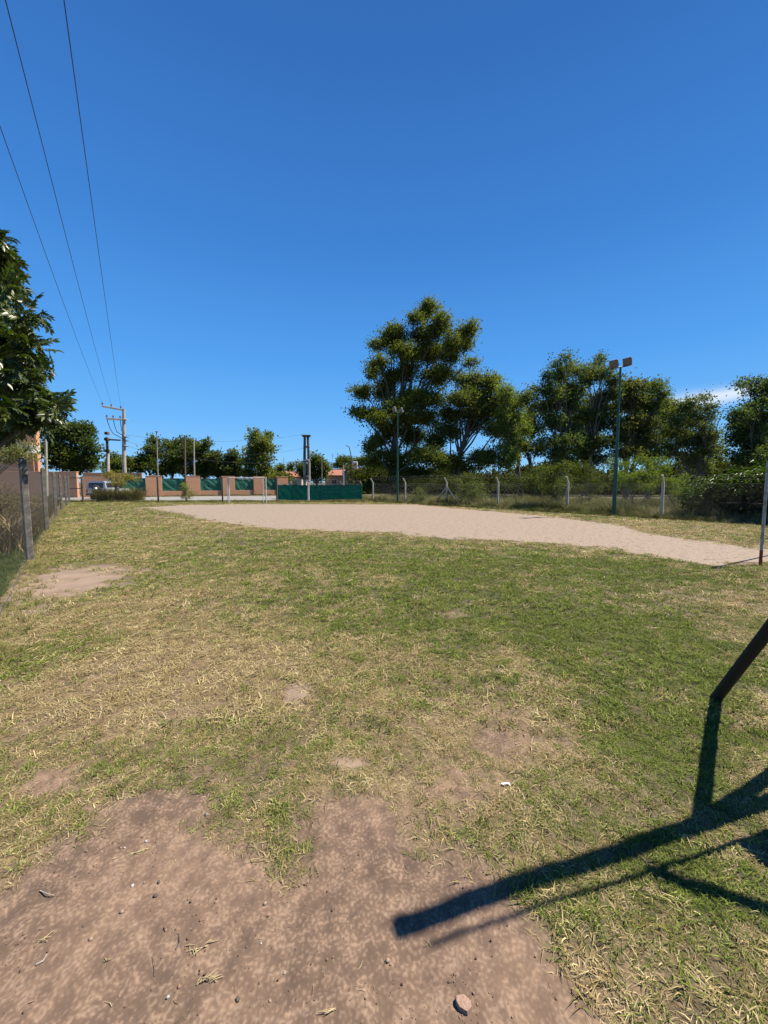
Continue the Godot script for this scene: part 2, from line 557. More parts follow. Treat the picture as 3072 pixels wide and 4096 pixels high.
func straw_of(r: RandomNumberGenerator) -> Color:
	return (Color(.2, .145, .055).lerp(Color(.5, .41, .23), r.randf()) * r.randf_range(.6, 1.3))

func build_grass() -> void:
	var r := RandomNumberGenerator.new(); r.seed = 5
	# bands: from depth, to depth, tufts per square metre, scale
	var bands := [[.5, 2.4, 3000.0, .62, "lawn"], [2.4, 4.5, 1200.0, .95, "lawn"], [4.5, 8.0, 480.0, 1.35, "lawn"], [8.0, 15.0, 170.0, 2.0, "far_lawn"], [15.0, 36.0, 55.0, 2.8, "far_lawn"]]
	var gm := [tuft(1, 10, .042, .018, .042, .0028, 1.0), tuft(2, 10, .046, .014, .037, .003, 1.4)]
	var dm := [tuft(3, 10, .046, .013, .036, .0027, 1.9), tuft(4, 9, .05, .011, .03, .003, 2.4)]
	var sets := {}
	for key in ["lawn", "far_lawn"]:
		for t in 4: sets[key + str(t)] = [[], PackedColorArray()]
	for b in bands:
		var d0: float = b[0]
		var d1: float = b[1]
		var half := d1 * 1.12 + 1.5
		var n := int((d1 - d0) * 2 * half * b[2])
		for k in n:
			var d := r.randf_range(d0, d1)
			var x := r.randf_range(-half, half)
			if absf(x) > d * 1.12 + 1.5: continue
			if x < -7.3 - (d - 7.8) * .80 and d > 6: continue            # beyond the left fence: its own growth
			if d > 7 and x > 12.4 + (17.0 - d) * .86 + 1.0: continue
			if d > 33.0: continue
			var l := lawn(x, d)
			if r.randf() > pow(l.x, 1.4): continue
			var is_dry := r.randf() < l.y
			var s: float = b[3] * r.randf_range(.6, 1.2) * (1.5 if r.randf() < .1 else 1.0)
			var t := (2 if is_dry else 0) + r.randi() % 2
			var bs := Basis(Vector3.UP, r.randf() * TAU).scaled(Vector3(s, s if b[3] < 1.5 else s * .8, s))
			var key: String = b[4] + str(t)
			sets[key][0].append(Transform3D(bs, Vector3(x, gh(x, d) - .002, -d)))
			sets[key][1].append(straw_of(r) if is_dry else green_of(r).lerp(straw_of(r), r.randf() * .12))
	var lab := ["short green lawn grass blades around the trodden earth patch", "short green grass of the lawn toward the dirt court", "straw coloured dead grass blades matted among the green lawn", "dry yellow grass of the lawn out toward the fences"]
	for t in 4:
		for key in ["lawn", "far_lawn"]:
			var sset = sets[key + str(t)]
			if sset[0].is_empty(): continue
			var o := copies("grass" if t < 2 else "dry_grass", (gm[t] if t < 2 else dm[t - 2]), M.blade, sset[0], sset[1], self)
			tag(o, lab[(0 if t < 2 else 2) + (0 if key == "lawn" else 1)], "grass", "lawn of the playing field", "stuff")
	# loose straw: cut blades lying on the lawn, fewer on the bare earth
	var xf := []
	var cs := PackedColorArray()
	var tries := [[.6, 3.0, 1700.0, .62], [3.0, 6.0, 420.0, 1.5], [6.0, 12.0, 90.0, 2.4]]
	for b in tries:
		var half: float = b[1] * 1.12 + 1.0
		for k in int((b[1] - b[0]) * 2 * half * b[2]):
			var d := r.randf_range(b[0], b[1])
			var x := r.randf_range(-half, half)
			if absf(x) > d * 1.12 + 1.0 or x < -7.2 - (d - 7.8) * .80: continue
			var l := lawn(x, d)
			if r.randf() > l.x * (.15 + .75 * l.y) + (.012 if n2.get_noise_2d(x, d) < .1 else .05): continue
			var s: float = b[3] * r.randf_range(.5, 1.5)
			var h: float = (.004 + l.x * r.randf() * .022 * b[3]) if l.x > .25 else .002
			xf.append(Transform3D(Basis(Vector3.UP, r.randf() * TAU) * Basis(Vector3(0, 0, 1), r.randfn() * .22 * l.x) * Basis.from_scale(Vector3(s, s, s)), Vector3(x, gh(x, d) + h, -d)))
			cs.append(straw_of(r) * r.randf_range(.9, 1.25))
	var sm := MB.new()
	sm.tube(PackedVector3Array([Vector3(-.018, .001, 0), Vector3(-.004, .002, .003), Vector3(.017, .001, -.002)]), [.0009, .0013, .0005], 4)
	tag(copies("straw", sm.mesh(), M.blade, xf, cs, self), "loose broken straw strewn over lawn and bare earth", "straw", "", "stuff")
	# crumbs of dry soil and grit
	var gx := []
	var gc := PackedColorArray()
	for k in 26000:
		var d := .6 + 3.4 * pow(r.randf(), 1.3)
		var x := r.randf_range(-d * 1.1 - .4, d * 1.1 + .4)
		if lawn(x, d).x > .55: continue
		if r.randf() > .35 + 1.1 * n2.get_noise_2d(x * 1.3 + 7, d * 1.3): continue
		var s := .0025 + .0065 * pow(r.randf(), 6.0)
		gx.append(Transform3D(Basis(Vector3(r.randfn(), r.randfn(), r.randfn()).normalized(), r.randf() * TAU) * Basis.from_scale(Vector3(s, s * .7, s * 1.2)), Vector3(x, gh(x, d) + s * .15, -d)))
		gc.append(Color(.06, .037, .023).lerp(Color(.24, .16, .105), r.randf()))
	var gmat := StandardMaterial3D.new()
	gmat.vertex_color_use_as_albedo = true
	gmat.roughness = .95
	tag(copies("soil_crumbs", pebble_mesh(690, Vector3.ONE).mesh(), gmat, gx, gc, self), "fine crumbs and grit of dry soil on the bare earth", "grit", "", "stuff")

func weeds(called: String, label: String, spots: Callable, n: int, mesh: ArrayMesh, ca: Color, cb: Color, cd: Color, dryness: float, s0: float, s1: float, sd: int, category := "weeds") -> void:
	var r := RandomNumberGenerator.new(); r.seed = sd
	var xf := []
	var cs := PackedColorArray()
	for k in n:
		var p: Vector3 = spots.call(r)
		if p.y < -1: continue
		var s := r.randf_range(s0, s1) * (1.0 + n1.get_noise_2d(p.x, p.z) * .7)
		xf.append(Transform3D(Basis(Vector3.UP, r.randf() * TAU).scaled(Vector3(s, s * r.randf_range(.8, 1.3), s)), p))
		var c := ca.lerp(cb, r.randf())
		if r.randf() < dryness + n2.get_noise_2d(p.x * .4, p.z * .4) * .4: c = c.lerp(cd, r.randf_range(.5, 1.0))
		cs.append(c)
	tag(copies(called, mesh, M.blade, xf, cs, self), label, category, "", "stuff")

# ------------------------------------------------------------------ trees
func leaf_cluster(sd: int, leaves: int, R: float, len0: float, wid: float) -> ArrayMesh:
	var r := RandomNumberGenerator.new(); r.seed = sd
	var mb := MB.new()
	for k in leaves:
		var p := Vector3(r.randfn(), r.randfn() * .8, r.randfn()) * R * .5
		var dir := (p.normalized() * .7 + Vector3(r.randfn(), r.randfn() - .35, r.randfn()) * .6).normalized()
		var side := dir.cross(Vector3(r.randfn() * .5, 1, r.randfn() * .5)).normalized() * wid * r.randf_range(.7, 1.2)
		var l := len0 * r.randf_range(.7, 1.25)
		var up := side.cross(dir).normalized()
		if up.y < 0: up = -up
		var v := r.randf_range(.72, 1.3)
		mb.col = Color(v * r.randf_range(.9, 1.12), v, v * r.randf_range(.8, 1.1))
		var m := p + dir * l * .45 + up * l * .06
		var t := p + dir * l - up * l * .08
		var na := (up + side.normalized() * .3).normalized()
		var nb := (up - side.normalized() * .3).normalized()
		var i0 := mb.vert(p, up); mb.vert(m + side, na); mb.vert(t, up); mb.vert(m - side, nb)
		mb.face(i0, i0 + 1, i0 + 2); mb.face(i0, i0 + 2, i0 + 3)
	return mb.mesh()

func twig_spray(sd: int, n: int, length: float, leaf: float, wid: float, droop: float) -> ArrayMesh:
	# a leafy twig: pointed, folded leaves in pairs along a stem
	var r := RandomNumberGenerator.new(); r.seed = sd
	var mb := MB.new()
	var pts := PackedVector3Array()
	for k in 4:
		var q := k / 3.0
		pts.append(Vector3(length * q, -droop * q * q * length, r.randf_range(-.02, .02)))
	mb.col = Color(.6, .5, .45)
	mb.tube(pts, [.006, .004, .003, .002], 4, false)
	for k in n:
		var q := .12 + .88 * k / (n - 1.0)
		var p := pts[mini(int(q * 3), 2)].lerp(pts[mini(int(q * 3) + 1, 3)], fmod(q * 3, 1.0) if q < 1 else 1.0)
		var sg := -1.0 if k % 2 else 1.0
		var dir := Vector3(.75 if k < n - 1 else 1.0, -droop * r.randf_range(.5, 1.6), sg * r.randf_range(.5, 1.1) * (0.2 if k == n - 1 else 1.0)).normalized()
		var up := (Vector3.UP + Vector3(r.randfn(), 0, r.randfn()) * .35).normalized()
		var side := dir.cross(up).normalized() * wid * r.randf_range(.75, 1.15)
		var l := leaf * r.randf_range(.75, 1.2)
		up = side.cross(dir).normalized()
		if up.y < 0: up = -up
		var v := r.randf_range(.75, 1.25)
		mb.col = Color(v * r.randf_range(.9, 1.1), v, v * r.randf_range(.8, 1.1))
		var a := p + dir * l * .3
		var b := p + dir * l * .62 - up * l * .04
		var t := p + dir * l - up * l * .16
		var na := (up + side.normalized() * .35).normalized()
		var nb := (up - side.normalized() * .35).normalized()
		var f := up * wid * .35
		var i0 := mb.vert(p, up); mb.vert(a + side + f, na); mb.vert(b + side * .75 + f, na); mb.vert(t, up); mb.vert(b - side * .75 + f, nb); mb.vert(a - side + f, nb); mb.vert(a, up); mb.vert(b, up)
		for q3 in [[0, 1, 6], [1, 2, 7], [1, 7, 6], [2, 3, 7], [0, 6, 5], [6, 7, 5], [5, 7, 4], [7, 3, 4]]: mb.face(i0 + q3[0], i0 + q3[1], i0 + q3[2])
	return mb.mesh()

func tree(called: String, label: String, category: String, group: String, base: Vector3, blobs: Array, xf: Array, d: float, o: Dictionary) -> Node3D:
	# blobs: [x, y, rx, ry] in a zoomed pixel frame xf = [x0, y0, scale]; d: depth of the crown
	var r := RandomNumberGenerator.new(); r.seed = o.get("seed", 1)
	var root := thing(called, label, category, base, 0.0, group)
	var spread: float = o.get("spread", 1.2)
	var cen := []
	var top := 0.0
	var mid := Vector3.ZERO
	for b in blobs:
		var k: float = xf[2] / F * d
		var rad := Vector3(b[2] * k, b[3] * k, (b[2] + b[3]) * .5 * k)
		rad *= r.randf_range(.72, 1.02) if d > 15 else r.randf_range(.85, 1.15)
		var c := A(xf[0] + (b[0] + r.randfn() * b[2] * .12) * xf[2], xf[1] + (b[1] + r.randfn() * b[3] * .12) * xf[2], d + r.randf_range(-1, 1) * spread) - base
		cen.append([c, rad])
		top = maxf(top, c.y)
		mid += c / blobs.size()
	var tr: float = o.get("r", .25)
	var trunk := PackedVector3Array()
	var trad := []
	var stems: int = o.get("stems", 1)
	var wood := MB.new()
	var axes := []
	for s in stems:
		var pts := PackedVector3Array()
		var rr := []
		var off: Vector3 = Vector3.ZERO if stems == 1 else Vector3(r.randf_range(-1, 1), 0, r.randf_range(-1, 1)) * o.get("splay", .3)
		for k in 7:
			var q := k / 6.0
			var w := Vector3(r.randfn(), 0, r.randfn()) * .02 * top * q
			pts.append(Vector3(off.x * .25, 0, off.z * .25).lerp(Vector3(mid.x + off.x * 3.0, 0, mid.z + off.z * 3.0), pow(q, 1.4)) + Vector3.UP * top * .86 * q + w)
			rr.append(tr * (1.35 if k == 0 else (1.0 - q * .86)) / sqrt(stems))
		wood.tube(pts, rr, 7, false)
		axes.append([pts, rr])
	var at := []
	var cs := PackedColorArray()
	var ca: Color = o.get("ca", Color(.08, .115, .03))
	var cb: Color = o.get("cb", Color(.19, .21, .04))
	var cs_: float = o.get("size", 1.0)
	var dens: float = o.get("dens", 60.0)
	for q in cen:
		var c: Vector3 = q[0]
		var rad: Vector3 = q[1]
		var ax = axes[r.randi() % stems]
		var fh := clampf((c.y * .55 - top * .05) / (top * .86), .12, .9)
		var kf := fh * 6.0
		var st: Vector3 = ax[0][int(kf)].lerp(ax[0][mini(int(kf) + 1, 6)], fmod(kf, 1.0))
		var rs: float = minf(ax[1][int(kf)] * .6, .028 * (rad.x + rad.y) + tr * .12)
		var m1 := st.lerp(c, .4) + Vector3(r.randfn(), r.randfn() * .3 - .2, r.randfn()) * rad.x * .25
		var m2 := st.lerp(c, .75) + Vector3(r.randfn(), r.randfn() * .3 + .2, r.randfn()) * rad.x * .25
		wood.tube(PackedVector3Array([st, m1, m2, c]), [rs, rs * .75, rs * .5, rs * .25], 5, false)
		var subs := int(o.get("subs", 11))
		for s in subs:
			var u := Vector3(r.randfn(), r.randfn(), r.randfn()).normalized()
			var sc := c + u * rad * r.randf_range(.3, .95)
			var from := m2.lerp(c, r.randf())
			wood.tube(PackedVector3Array([from, from.lerp(sc, .5) + Vector3(0, -.08, 0) * rad.y, sc]), [rs * .28, rs * .18, rs * .06], 4, false)
			var cnt := int(dens * .9 * rad.x * rad.y / subs * r.randf_range(.35, 1.6)) + 1
			var sr := rad * r.randf_range(.3, .52)
			for k in cnt:
				var p := sc + Vector3(r.randfn(), r.randfn() * .75, r.randfn()).limit_length(1.75) * sr * (1.15 if r.randf() < .25 else .8)
				if p.y < .05: continue
				var bs: Basis
				if o.get("spray", false):
					var out := (p - Vector3(mid.x, p.y - .3, mid.z)).normalized()
					var yaw := atan2(-out.z, out.x) + r.randfn() * 1.5
					bs = Basis(Vector3.UP, yaw) * Basis(Vector3(0, 0, 1), r.randf_range(-1.2, .9)) * Basis(Vector3.RIGHT, r.randf_range(-1.3, 1.3))
				else:
					bs = Basis(Vector3(r.randfn(), r.randfn(), r.randfn()).normalized(), r.randf() * TAU)
				at.append(Transform3D(bs.scaled(Vector3.ONE * cs_ * r.randf_range(.5, 1.4)), p))
				cs.append(ca.lerp(cb, r.randf()))
	part("trunk", wood, M.pale_bark if o.get("pale", false) else M.bark, root)
	copies("crown", o.get("mesh", M.cl_a), o.get("mat", M.leaf), at, cs, root).set_meta("kind", "stuff")
	return root

# zoom frames used to note crown outlines
const Z2 := [200.0, 1600.0, .42195]
const Z3 := [800.0, 1650.0, .42195]
const Z4 := [1350.0, 1150.0, .4822]
const Z5 := [2000.0, 1350.0, .42194]
const Z6 := [2500.0, 1400.0, .40686]
const Z1 := [0.0, 1600.0, .36166]
const ZL := [-42.0, 868.0, .4975]

func foot(px: float, d: float) -> Vector3:      # a point on the ground at a depth under a pixel column
	var p := A(px, 1950, d)
	return Vector3(p.x, 0, p.z)

func build_trees() -> void:
	M.cl_a = leaf_cluster(101, 20, .5, .2, .055)
	M.cl_b = leaf_cluster(102, 16, .36, .15, .045)
	M.cl_c = leaf_cluster(103, 14, .6, .34, .1)
	var row := "trees behind the right fence"
	tree("tall_tree", "tallest broad tree with rounded leafy tiers behind the right fence", "tree", row, foot(1585, 40), [[760, 200, 110, 80], [850, 300, 90, 90], [655, 250, 70, 55], [720, 380, 150, 110], [480, 360, 90, 75], [440, 450, 90, 90], [320, 470, 70, 35], [1070, 370, 90, 80], [1055, 470, 90, 65], [930, 430, 80, 80], [580, 540, 120, 80], [760, 560, 170, 110], [950, 570, 100, 80], [1080, 615, 80, 32], [340, 640, 100, 65], [430, 740, 120, 75], [600, 700, 140, 90], [800, 740, 160, 100], [290, 720, 55, 60], [210, 860, 90, 50], [370, 880, 130, 75], [560, 900, 150, 90], [760, 920, 150, 100], [200, 1035, 90, 42], [330, 1070, 120, 70], [520, 1060, 150, 100], [720, 1100, 150, 100], [420, 1170, 90, 60], [600, 1250, 140, 100], [330, 1260, 110, 65], [260, 1325, 70, 45], [310, 1410, 120, 75], [500, 1430, 160, 85], [700, 1400, 150, 95], [800, 1250, 120, 95], [560, 1530, 200, 60]], Z4, 40, {"seed": 201, "r": .5, "dens": 201.0, "spread": 2.6, "stems": 2, "splay": .5})
	tree("spreading_tree", "olive green spreading tree leaning against the tallest tree", "tree", row, foot(1815, 41), [[1060, 800, 120, 85], [1200, 760, 110, 75], [1290, 810, 90, 85], [1000, 900, 110, 75], [1150, 900, 140, 85], [1300, 930, 110, 100], [1080, 1020, 150, 85], [1250, 1050, 140, 100], [940, 1050, 95, 85], [1375, 880, 50, 60], [1385, 1000, 70, 75], [900, 1200, 110, 80], [1100, 1140, 90, 55], [1330, 1180, 110, 75], [1200, 1400, 130, 85], [900, 1440, 150, 75], [1050, 1490, 150, 60], [1310, 1420, 120, 80]], Z4, 41, {"seed": 202, "r": .42, "dens": 186.0, "spread": 2.0, "ca": Color(0.090, 0.128, 0.039), "cb": Color(0.220, 0.246, 0.066)})
	tree("slender_tree", "light green slender tree with sky showing through beside spreading tree", "tree", row, foot(2085, 39), [[40, 540, 80, 80], [110, 640, 110, 70], [30, 720, 90, 80], [150, 780, 120, 80], [50, 880, 120, 65], [230, 860, 100, 50], [120, 960, 110, 50], [60, 1100, 150, 80], [40, 1200, 150, 80]], Z5, 39, {"seed": 203, "r": .22, "dens": 131.0, "pale": true, "ca": Color(0.120, 0.175, 0.056), "cb": Color(0.259, 0.328, 0.091)})
	tree("eucalyptus_tree", "ragged dark tree with one bare leaning top branch", "tree", row, foot(2262, 36), [[635, 190, 50, 32], [520, 250, 55, 45], [570, 310, 65, 38], [440, 370, 65, 55], [560, 400, 90, 60], [330, 490, 55, 35], [275, 580, 85, 50], [480, 500, 110, 70], [660, 500, 100, 80], [350, 640, 90, 50], [560, 640, 130, 80], [480, 780, 120, 75], [700, 640, 80, 70], [620, 860, 140, 70], [520, 980, 140, 70], [700, 1000, 120, 80], [560, 1120, 150, 70], [660, 1180, 140, 60]], Z5, 36, {"seed": 204, "r": .24, "dens": 147.0, "stems": 3, "splay": .5, "pale": true, "ca": Color(0.060, 0.106, 0.043), "cb": Color(0.170, 0.198, 0.061)})
	tree("eucalyptus_tree", "dark umbrella topped tree just left of the near floodlight pole", "tree", row, foot(2345, 37), [[650, 295, 60, 42], [760, 285, 105, 52], [850, 340, 105, 62], [930, 225, 65, 50], [980, 350, 85, 55], [830, 400, 85, 42], [1060, 400, 80, 60], [950, 560, 105, 60], [1060, 520, 85, 80], [830, 730, 120, 60], [950, 800, 120, 80], [850, 900, 110, 80], [980, 980, 110, 80], [800, 1050, 120, 80], [950, 690, 90, 60], [900, 1140, 150, 70]], Z5, 37, {"seed": 205, "r": .24, "dens": 147.0, "stems": 2, "splay": .5, "pale": true, "ca": Color(0.060, 0.106, 0.043), "cb": Color(0.170, 0.187, 0.061)})
	tree("eucalyptus_tree", "olive brown rounded tree just right of the near floodlight pole", "tree", row, foot(2505, 37), [[1220, 440, 85, 52], [1310, 480, 95, 70], [1180, 540, 80, 55], [1270, 590, 95, 62], [1200, 660, 85, 62], [1150, 800, 115, 80], [1240, 900, 110, 80], [1120, 960, 100, 75], [1280, 760, 80, 62], [1180, 1090, 150, 70]], Z5, 37.5, {"seed": 206, "r": .22, "dens": 147.0, "stems": 2, "splay": .4, "pale": true, "ca": Color(0.080, 0.106, 0.039), "cb": Color(0.199, 0.198, 0.066)})
	tree("eucalyptus_tree", "narrow twin topped dark tree beside the olive brown rounded tree", "tree", row, foot(2590, 38), [[1400, 450, 55, 42], [1490, 470, 85, 60], [1525, 545, 60, 50], [1410, 560, 75, 70], [1370, 700, 85, 70], [1450, 650, 60, 52], [1400, 820, 75, 80], [1350, 950, 90, 80], [1430, 1000, 80, 75], [1400, 1110, 140, 60]], Z5, 38, {"seed": 207, "r": .2, "dens": 131.0, "stems": 2, "splay": .4, "pale": true, "ca": Color(0.060, 0.106, 0.043), "cb": Color(0.159, 0.187, 0.061)})
	tree("eucalyptus_tree", "thin leaning trees with bare twigs under the small cloud", "tree", row, foot(2780, 37), [[760, 470, 75, 38], [830, 560, 65, 42], [650, 525, 65, 42], [570, 590, 75, 50], [720, 620, 95, 60], [830, 660, 75, 60], [640, 720, 100, 70], [790, 760, 100, 60], [850, 850, 75, 70], [700, 880, 100, 70], [590, 900, 85, 80], [760, 1000, 100, 80], [640, 1080, 120, 90], [780, 1150, 90, 85], [490, 690, 70, 80], [440, 800, 70, 90], [430, 950, 80, 90]], Z6, 37, {"seed": 208, "r": .2, "dens": 124.0, "stems": 5, "splay": .9, "pale": true, "ca": Color(0.069, 0.106, 0.047), "cb": Color(0.170, 0.198, 0.074)})
	tree("large_tree", "dense dark tree with one long branch reaching over the canes", "tree", row, foot(3010, 33), [[1130, 330, 48, 22], [1220, 320, 55, 30], [1260, 385, 55, 36], [1370, 400, 60, 55], [1390, 330, 50, 36], [1350, 490, 60, 45], [1250, 560, 70, 36], [1150, 640, 85, 52], [1250, 660, 120, 70], [1360, 640, 90, 80], [1100, 740, 85, 60], [1230, 780, 140, 80], [1370, 800, 100, 90], [1120, 880, 100, 80], [1260, 920, 130, 90], [1380, 960, 90, 90], [1150, 1050, 120, 90], [1300, 1080, 130, 90], [1480, 500, 90, 90], [1500, 700, 100, 110], [1500, 900, 100, 110]], Z6, 33, {"seed": 209, "r": .32, "dens": 186.0, "spread": 1.6, "ca": Color(0.051, 0.093, 0.038), "cb": Color(0.149, 0.187, 0.061)})
	var back := [["dense tree filling the gap between spreading tree and ragged tree", 2150, [[60, 620, 110, 80], [180, 760, 130, 90], [60, 800, 120, 90], [300, 760, 120, 80], [180, 900, 150, 80], [330, 900, 130, 80], [120, 1040, 180, 80], [320, 1050, 160, 80], [420, 700, 100, 70]], Z5, 271, 47], ["dense tree between the umbrella topped tree and the ragged tree", 2330, [[600, 520, 90, 70], [760, 520, 100, 70], [680, 640, 120, 80], [840, 640, 120, 80], [600, 780, 130, 80], [780, 800, 140, 80], [920, 760, 110, 80], [700, 940, 160, 80], [880, 960, 150, 80], [780, 1080, 200, 70]], Z5, 272, 48], ["dense tree behind the near floodlight pole", 2500, [[1080, 520, 100, 60], [1200, 560, 110, 70], [1100, 680, 120, 80], [1280, 680, 120, 80], [1420, 640, 100, 80], [1180, 820, 150, 80], [1360, 840, 130, 80], [1120, 980, 150, 80], [1300, 1000, 150, 80], [1460, 980, 110, 90], [1540, 640, 80, 70], [1600, 720, 90, 80], [1500, 800, 110, 80], [1620, 860, 100, 90]], Z5, 273, 47], ["dense tree behind the thin leaning trees", 2720, [[440, 640, 100, 70], [560, 700, 110, 80], [700, 720, 110, 80], [500, 840, 130, 90], [650, 880, 130, 90], [800, 880, 110, 90], [430, 1000, 130, 90], [600, 1040, 150, 90], [770, 1080, 140, 90], [900, 1000, 90, 90], [960, 1120, 120, 90], [400, 560, 70, 50], [480, 570, 70, 55], [360, 660, 80, 70], [580, 590, 70, 50]], Z6, 274, 46]]
	for q in back:
		tree("background_tree", q[0], "tree", row, foot(q[1], q[5]), q[2], q[3], q[5], {"seed": q[4], "r": .22, "dens": 75.0, "mesh": M.cl_c, "size": .7, "stems": 3, "splay": .8, "spread": 2.0, "pale": true})
	# shrubs just behind the right fence
	var sg := "shrubs behind the right fence"
	var sb := {"r": .07, "dens": 312.0, "mesh": M.cl_b, "size": .62, "stems": 6, "splay": .55, "subs": 9}
	tree("shrub", "dark green vase shaped shrub springing from one foot by the fence", "shrub", sg, G(2236, 2033), [[560, 1290, 140, 80], [430, 1330, 130, 75], [320, 1350, 110, 65], [600, 1400, 110, 80], [460, 1420, 120, 70], [380, 1260, 90, 45], [640, 1220, 70, 50], [540, 1490, 80, 60]], Z5, 23.2, sb.merged({"seed": 221, "ca": Color(0.062, 0.093, 0.022), "cb": Color(0.148, 0.178, 0.041)}))
	tree("shrub", "rounded dark shrub between vase shaped shrub and floodlight pole", "shrub", sg, foot(2342, 27), [[760, 1260, 110, 55], [850, 1310, 120, 60], [720, 1350, 110, 60], [900, 1390, 100, 60], [800, 1420, 110, 55]], Z5, 27, sb.merged({"seed": 222, "dens": 264.0, "ca": Color(0.049, 0.073, 0.017), "cb": Color(0.123, 0.145, 0.033)}))
	tree("shrub", "bright green many stemmed shrub right of the floodlight pole", "shrub", sg, G(2545, 2040), [[1080, 1190, 90, 60], [1200, 1210, 110, 60], [1330, 1190, 110, 60], [1470, 1200, 110, 60], [1570, 1250, 80, 60], [1150, 1310, 110, 65], [1300, 1300, 130, 70], [1450, 1310, 120, 70], [1240, 1400, 110, 60], [1400, 1410, 100, 55], [1580, 1380, 90, 70], [1520, 1180, 70, 40]], Z5, 21.6, sb.merged({"seed": 223, "pale": true, "ca": Color(0.092, 0.139, 0.027), "cb": Color(0.210, 0.265, 0.054)}))
	tree("shrub", "bright green drooping shrub beside the last bent fence post", "shrub", sg, G(2712, 2045), [[470, 1300, 80, 50], [540, 1290, 80, 55], [560, 1370, 70, 50], [470, 1390, 70, 50], [540, 1450, 60, 45]], Z6, 21.0, sb.merged({"seed": 224, "ca": Color(0.086, 0.132, 0.027), "cb": Color(0.197, 0.252, 0.054)}))
	tree("shrub", "grey green bushy shrub beside the braced fence post", "shrub", sg, G(1870, 2016), [[1060, 1580, 80, 50], [1000, 1640, 80, 60], [1120, 1640, 90, 60], [1040, 1720, 110, 50], [1150, 1720, 80, 45]], Z4, 26.8, sb.merged({"seed": 225, "dens": 288.0, "ca": Color(0.068, 0.093, 0.027), "cb": Color(0.160, 0.185, 0.061)}))
	tree("shrub", "low dusty grey green shrub between the bent posts by far floodlight", "shrub", sg, G(1678, 2008), [[680, 1690, 55, 30], [640, 1730, 45, 26], [710, 1740, 45, 24]], Z4, 30.0, sb.merged({"seed": 226, "ca": Color(0.111, 0.132, 0.054), "cb": Color(0.210, 0.225, 0.103)}))
	tree("shrub", "wide dark thicket under the spreading tree", "shrub", sg, foot(2050, 31), [[1400, 1640, 120, 60], [1530, 1600, 110, 80], [1640, 1560, 90, 70], [1500, 1680, 120, 50], [1620, 1660, 110, 60], [1750, 1620, 90, 60], [1850, 1640, 90, 60]], Z4, 31, sb.merged({"seed": 227, "dens": 232.0, "size": .9, "ca": Color(0.037, 0.060, 0.017), "cb": Color(0.099, 0.119, 0.027)}))
	tree("shrub", "pale dusty bush at the edge of the cane thicket", "shrub", sg, G(2788, 2070), [[700, 1480, 70, 40], [760, 1530, 70, 40], [690, 1570, 80, 35], [780, 1600, 60, 26]], Z6, 18.6, sb.merged({"seed": 228, "dens": 456.0, "size": .5, "ca": Color(0.123, 0.153, 0.068), "cb": Color(0.234, 0.252, 0.122)}))
	tree("hedge", "low dark hedge under the tallest tree behind the fence", "shrub", sg, foot(1560, 37), [[250, 1640, 90, 50], [340, 1660, 100, 50], [430, 1640, 100, 60], [520, 1660, 100, 50], [620, 1640, 110, 60], [740, 1650, 110, 60], [860, 1640, 100, 70], [960, 1660, 90, 60]], Z4, 37, sb.merged({"seed": 229, "dens": 170.0, "size": .9, "ca": Color(0.035, 0.052, 0.014), "cb": Color(0.088, 0.104, 0.024)}))
	# trees beyond the road, left
	var lg := "trees beyond the road"
	var far := {"dens": 96.0, "mesh": M.cl_c, "size": .95}
	tree("dark_tree", "round dark tree standing behind the brick wall left of the pylon", "tree", lg, foot(300, 56), [[50, 300, 90, 65], [200, 260, 90, 45], [310, 250, 80, 45], [390, 330, 75, 55], [130, 380, 130, 75], [300, 380, 130, 75], [410, 440, 65, 65], [60, 460, 100, 75], [220, 500, 150, 75], [370, 540, 100, 75], [100, 600, 140, 70], [280, 620, 140, 60], [430, 610, 60, 40], [-30, 480, 80, 90]], Z2, 56, far.merged({"seed": 241, "r": .4, "ca": Color(0.051, 0.087, 0.030), "cb": Color(0.122, 0.155, 0.042)}))
	tree("small_tree", "small dark tree behind the concrete pylon", "tree", lg, foot(490, 64), [[610, 560, 60, 40], [590, 620, 60, 45], [680, 600, 75, 55], [640, 690, 100, 50], [760, 590, 55, 36], [800, 650, 75, 55]], Z2, 64, far.merged({"seed": 242, "r": .2, "ca": Color(0.071, 0.114, 0.032), "cb": Color(0.161, 0.187, 0.042)}))
	tree("pointed_tree", "dark tree with pointed top behind the thin lattice pole", "tree", lg, foot(600, 66), [[980, 400, 55, 40], [960, 470, 75, 45], [940, 560, 110, 55], [1000, 640, 130, 70], [880, 620, 70, 60], [1010, 500, 70, 50]], Z2, 66, far.merged({"seed": 243, "r": .25, "ca": Color(0.051, 0.087, 0.030), "cb": Color(0.142, 0.166, 0.042)}))
	tree("pointed_tree", "dark tree with twin peaks behind the second brick pillar", "tree", lg, foot(690, 67), [[1190, 400, 42, 36], [1150, 460, 75, 45], [1100, 430, 38, 28], [1180, 540, 120, 70], [1130, 640, 130, 70], [1270, 400, 38, 36], [1240, 460, 60, 36], [1240, 620, 100, 70]], Z2, 67, far.merged({"seed": 244, "r": .25, "ca": Color(0.056, 0.092, 0.030), "cb": Color(0.151, 0.175, 0.042)}))
	tree("broad_tree", "broad dark tree behind the wooden lamp poles and green panels", "tree", lg, foot(815, 65), [[1360, 420, 55, 42], [1480, 410, 52, 34], [1450, 480, 110, 55], [1340, 520, 110, 65], [1530, 520, 85, 55], [1450, 600, 150, 75], [1600, 590, 65, 55], [1330, 650, 120, 60], [1570, 680, 90, 50], [1460, 690, 130, 50]], Z2, 65, far.merged({"seed": 245, "r": .3, "ca": Color(0.061, 0.095, 0.030), "cb": Color(0.161, 0.187, 0.042)}))
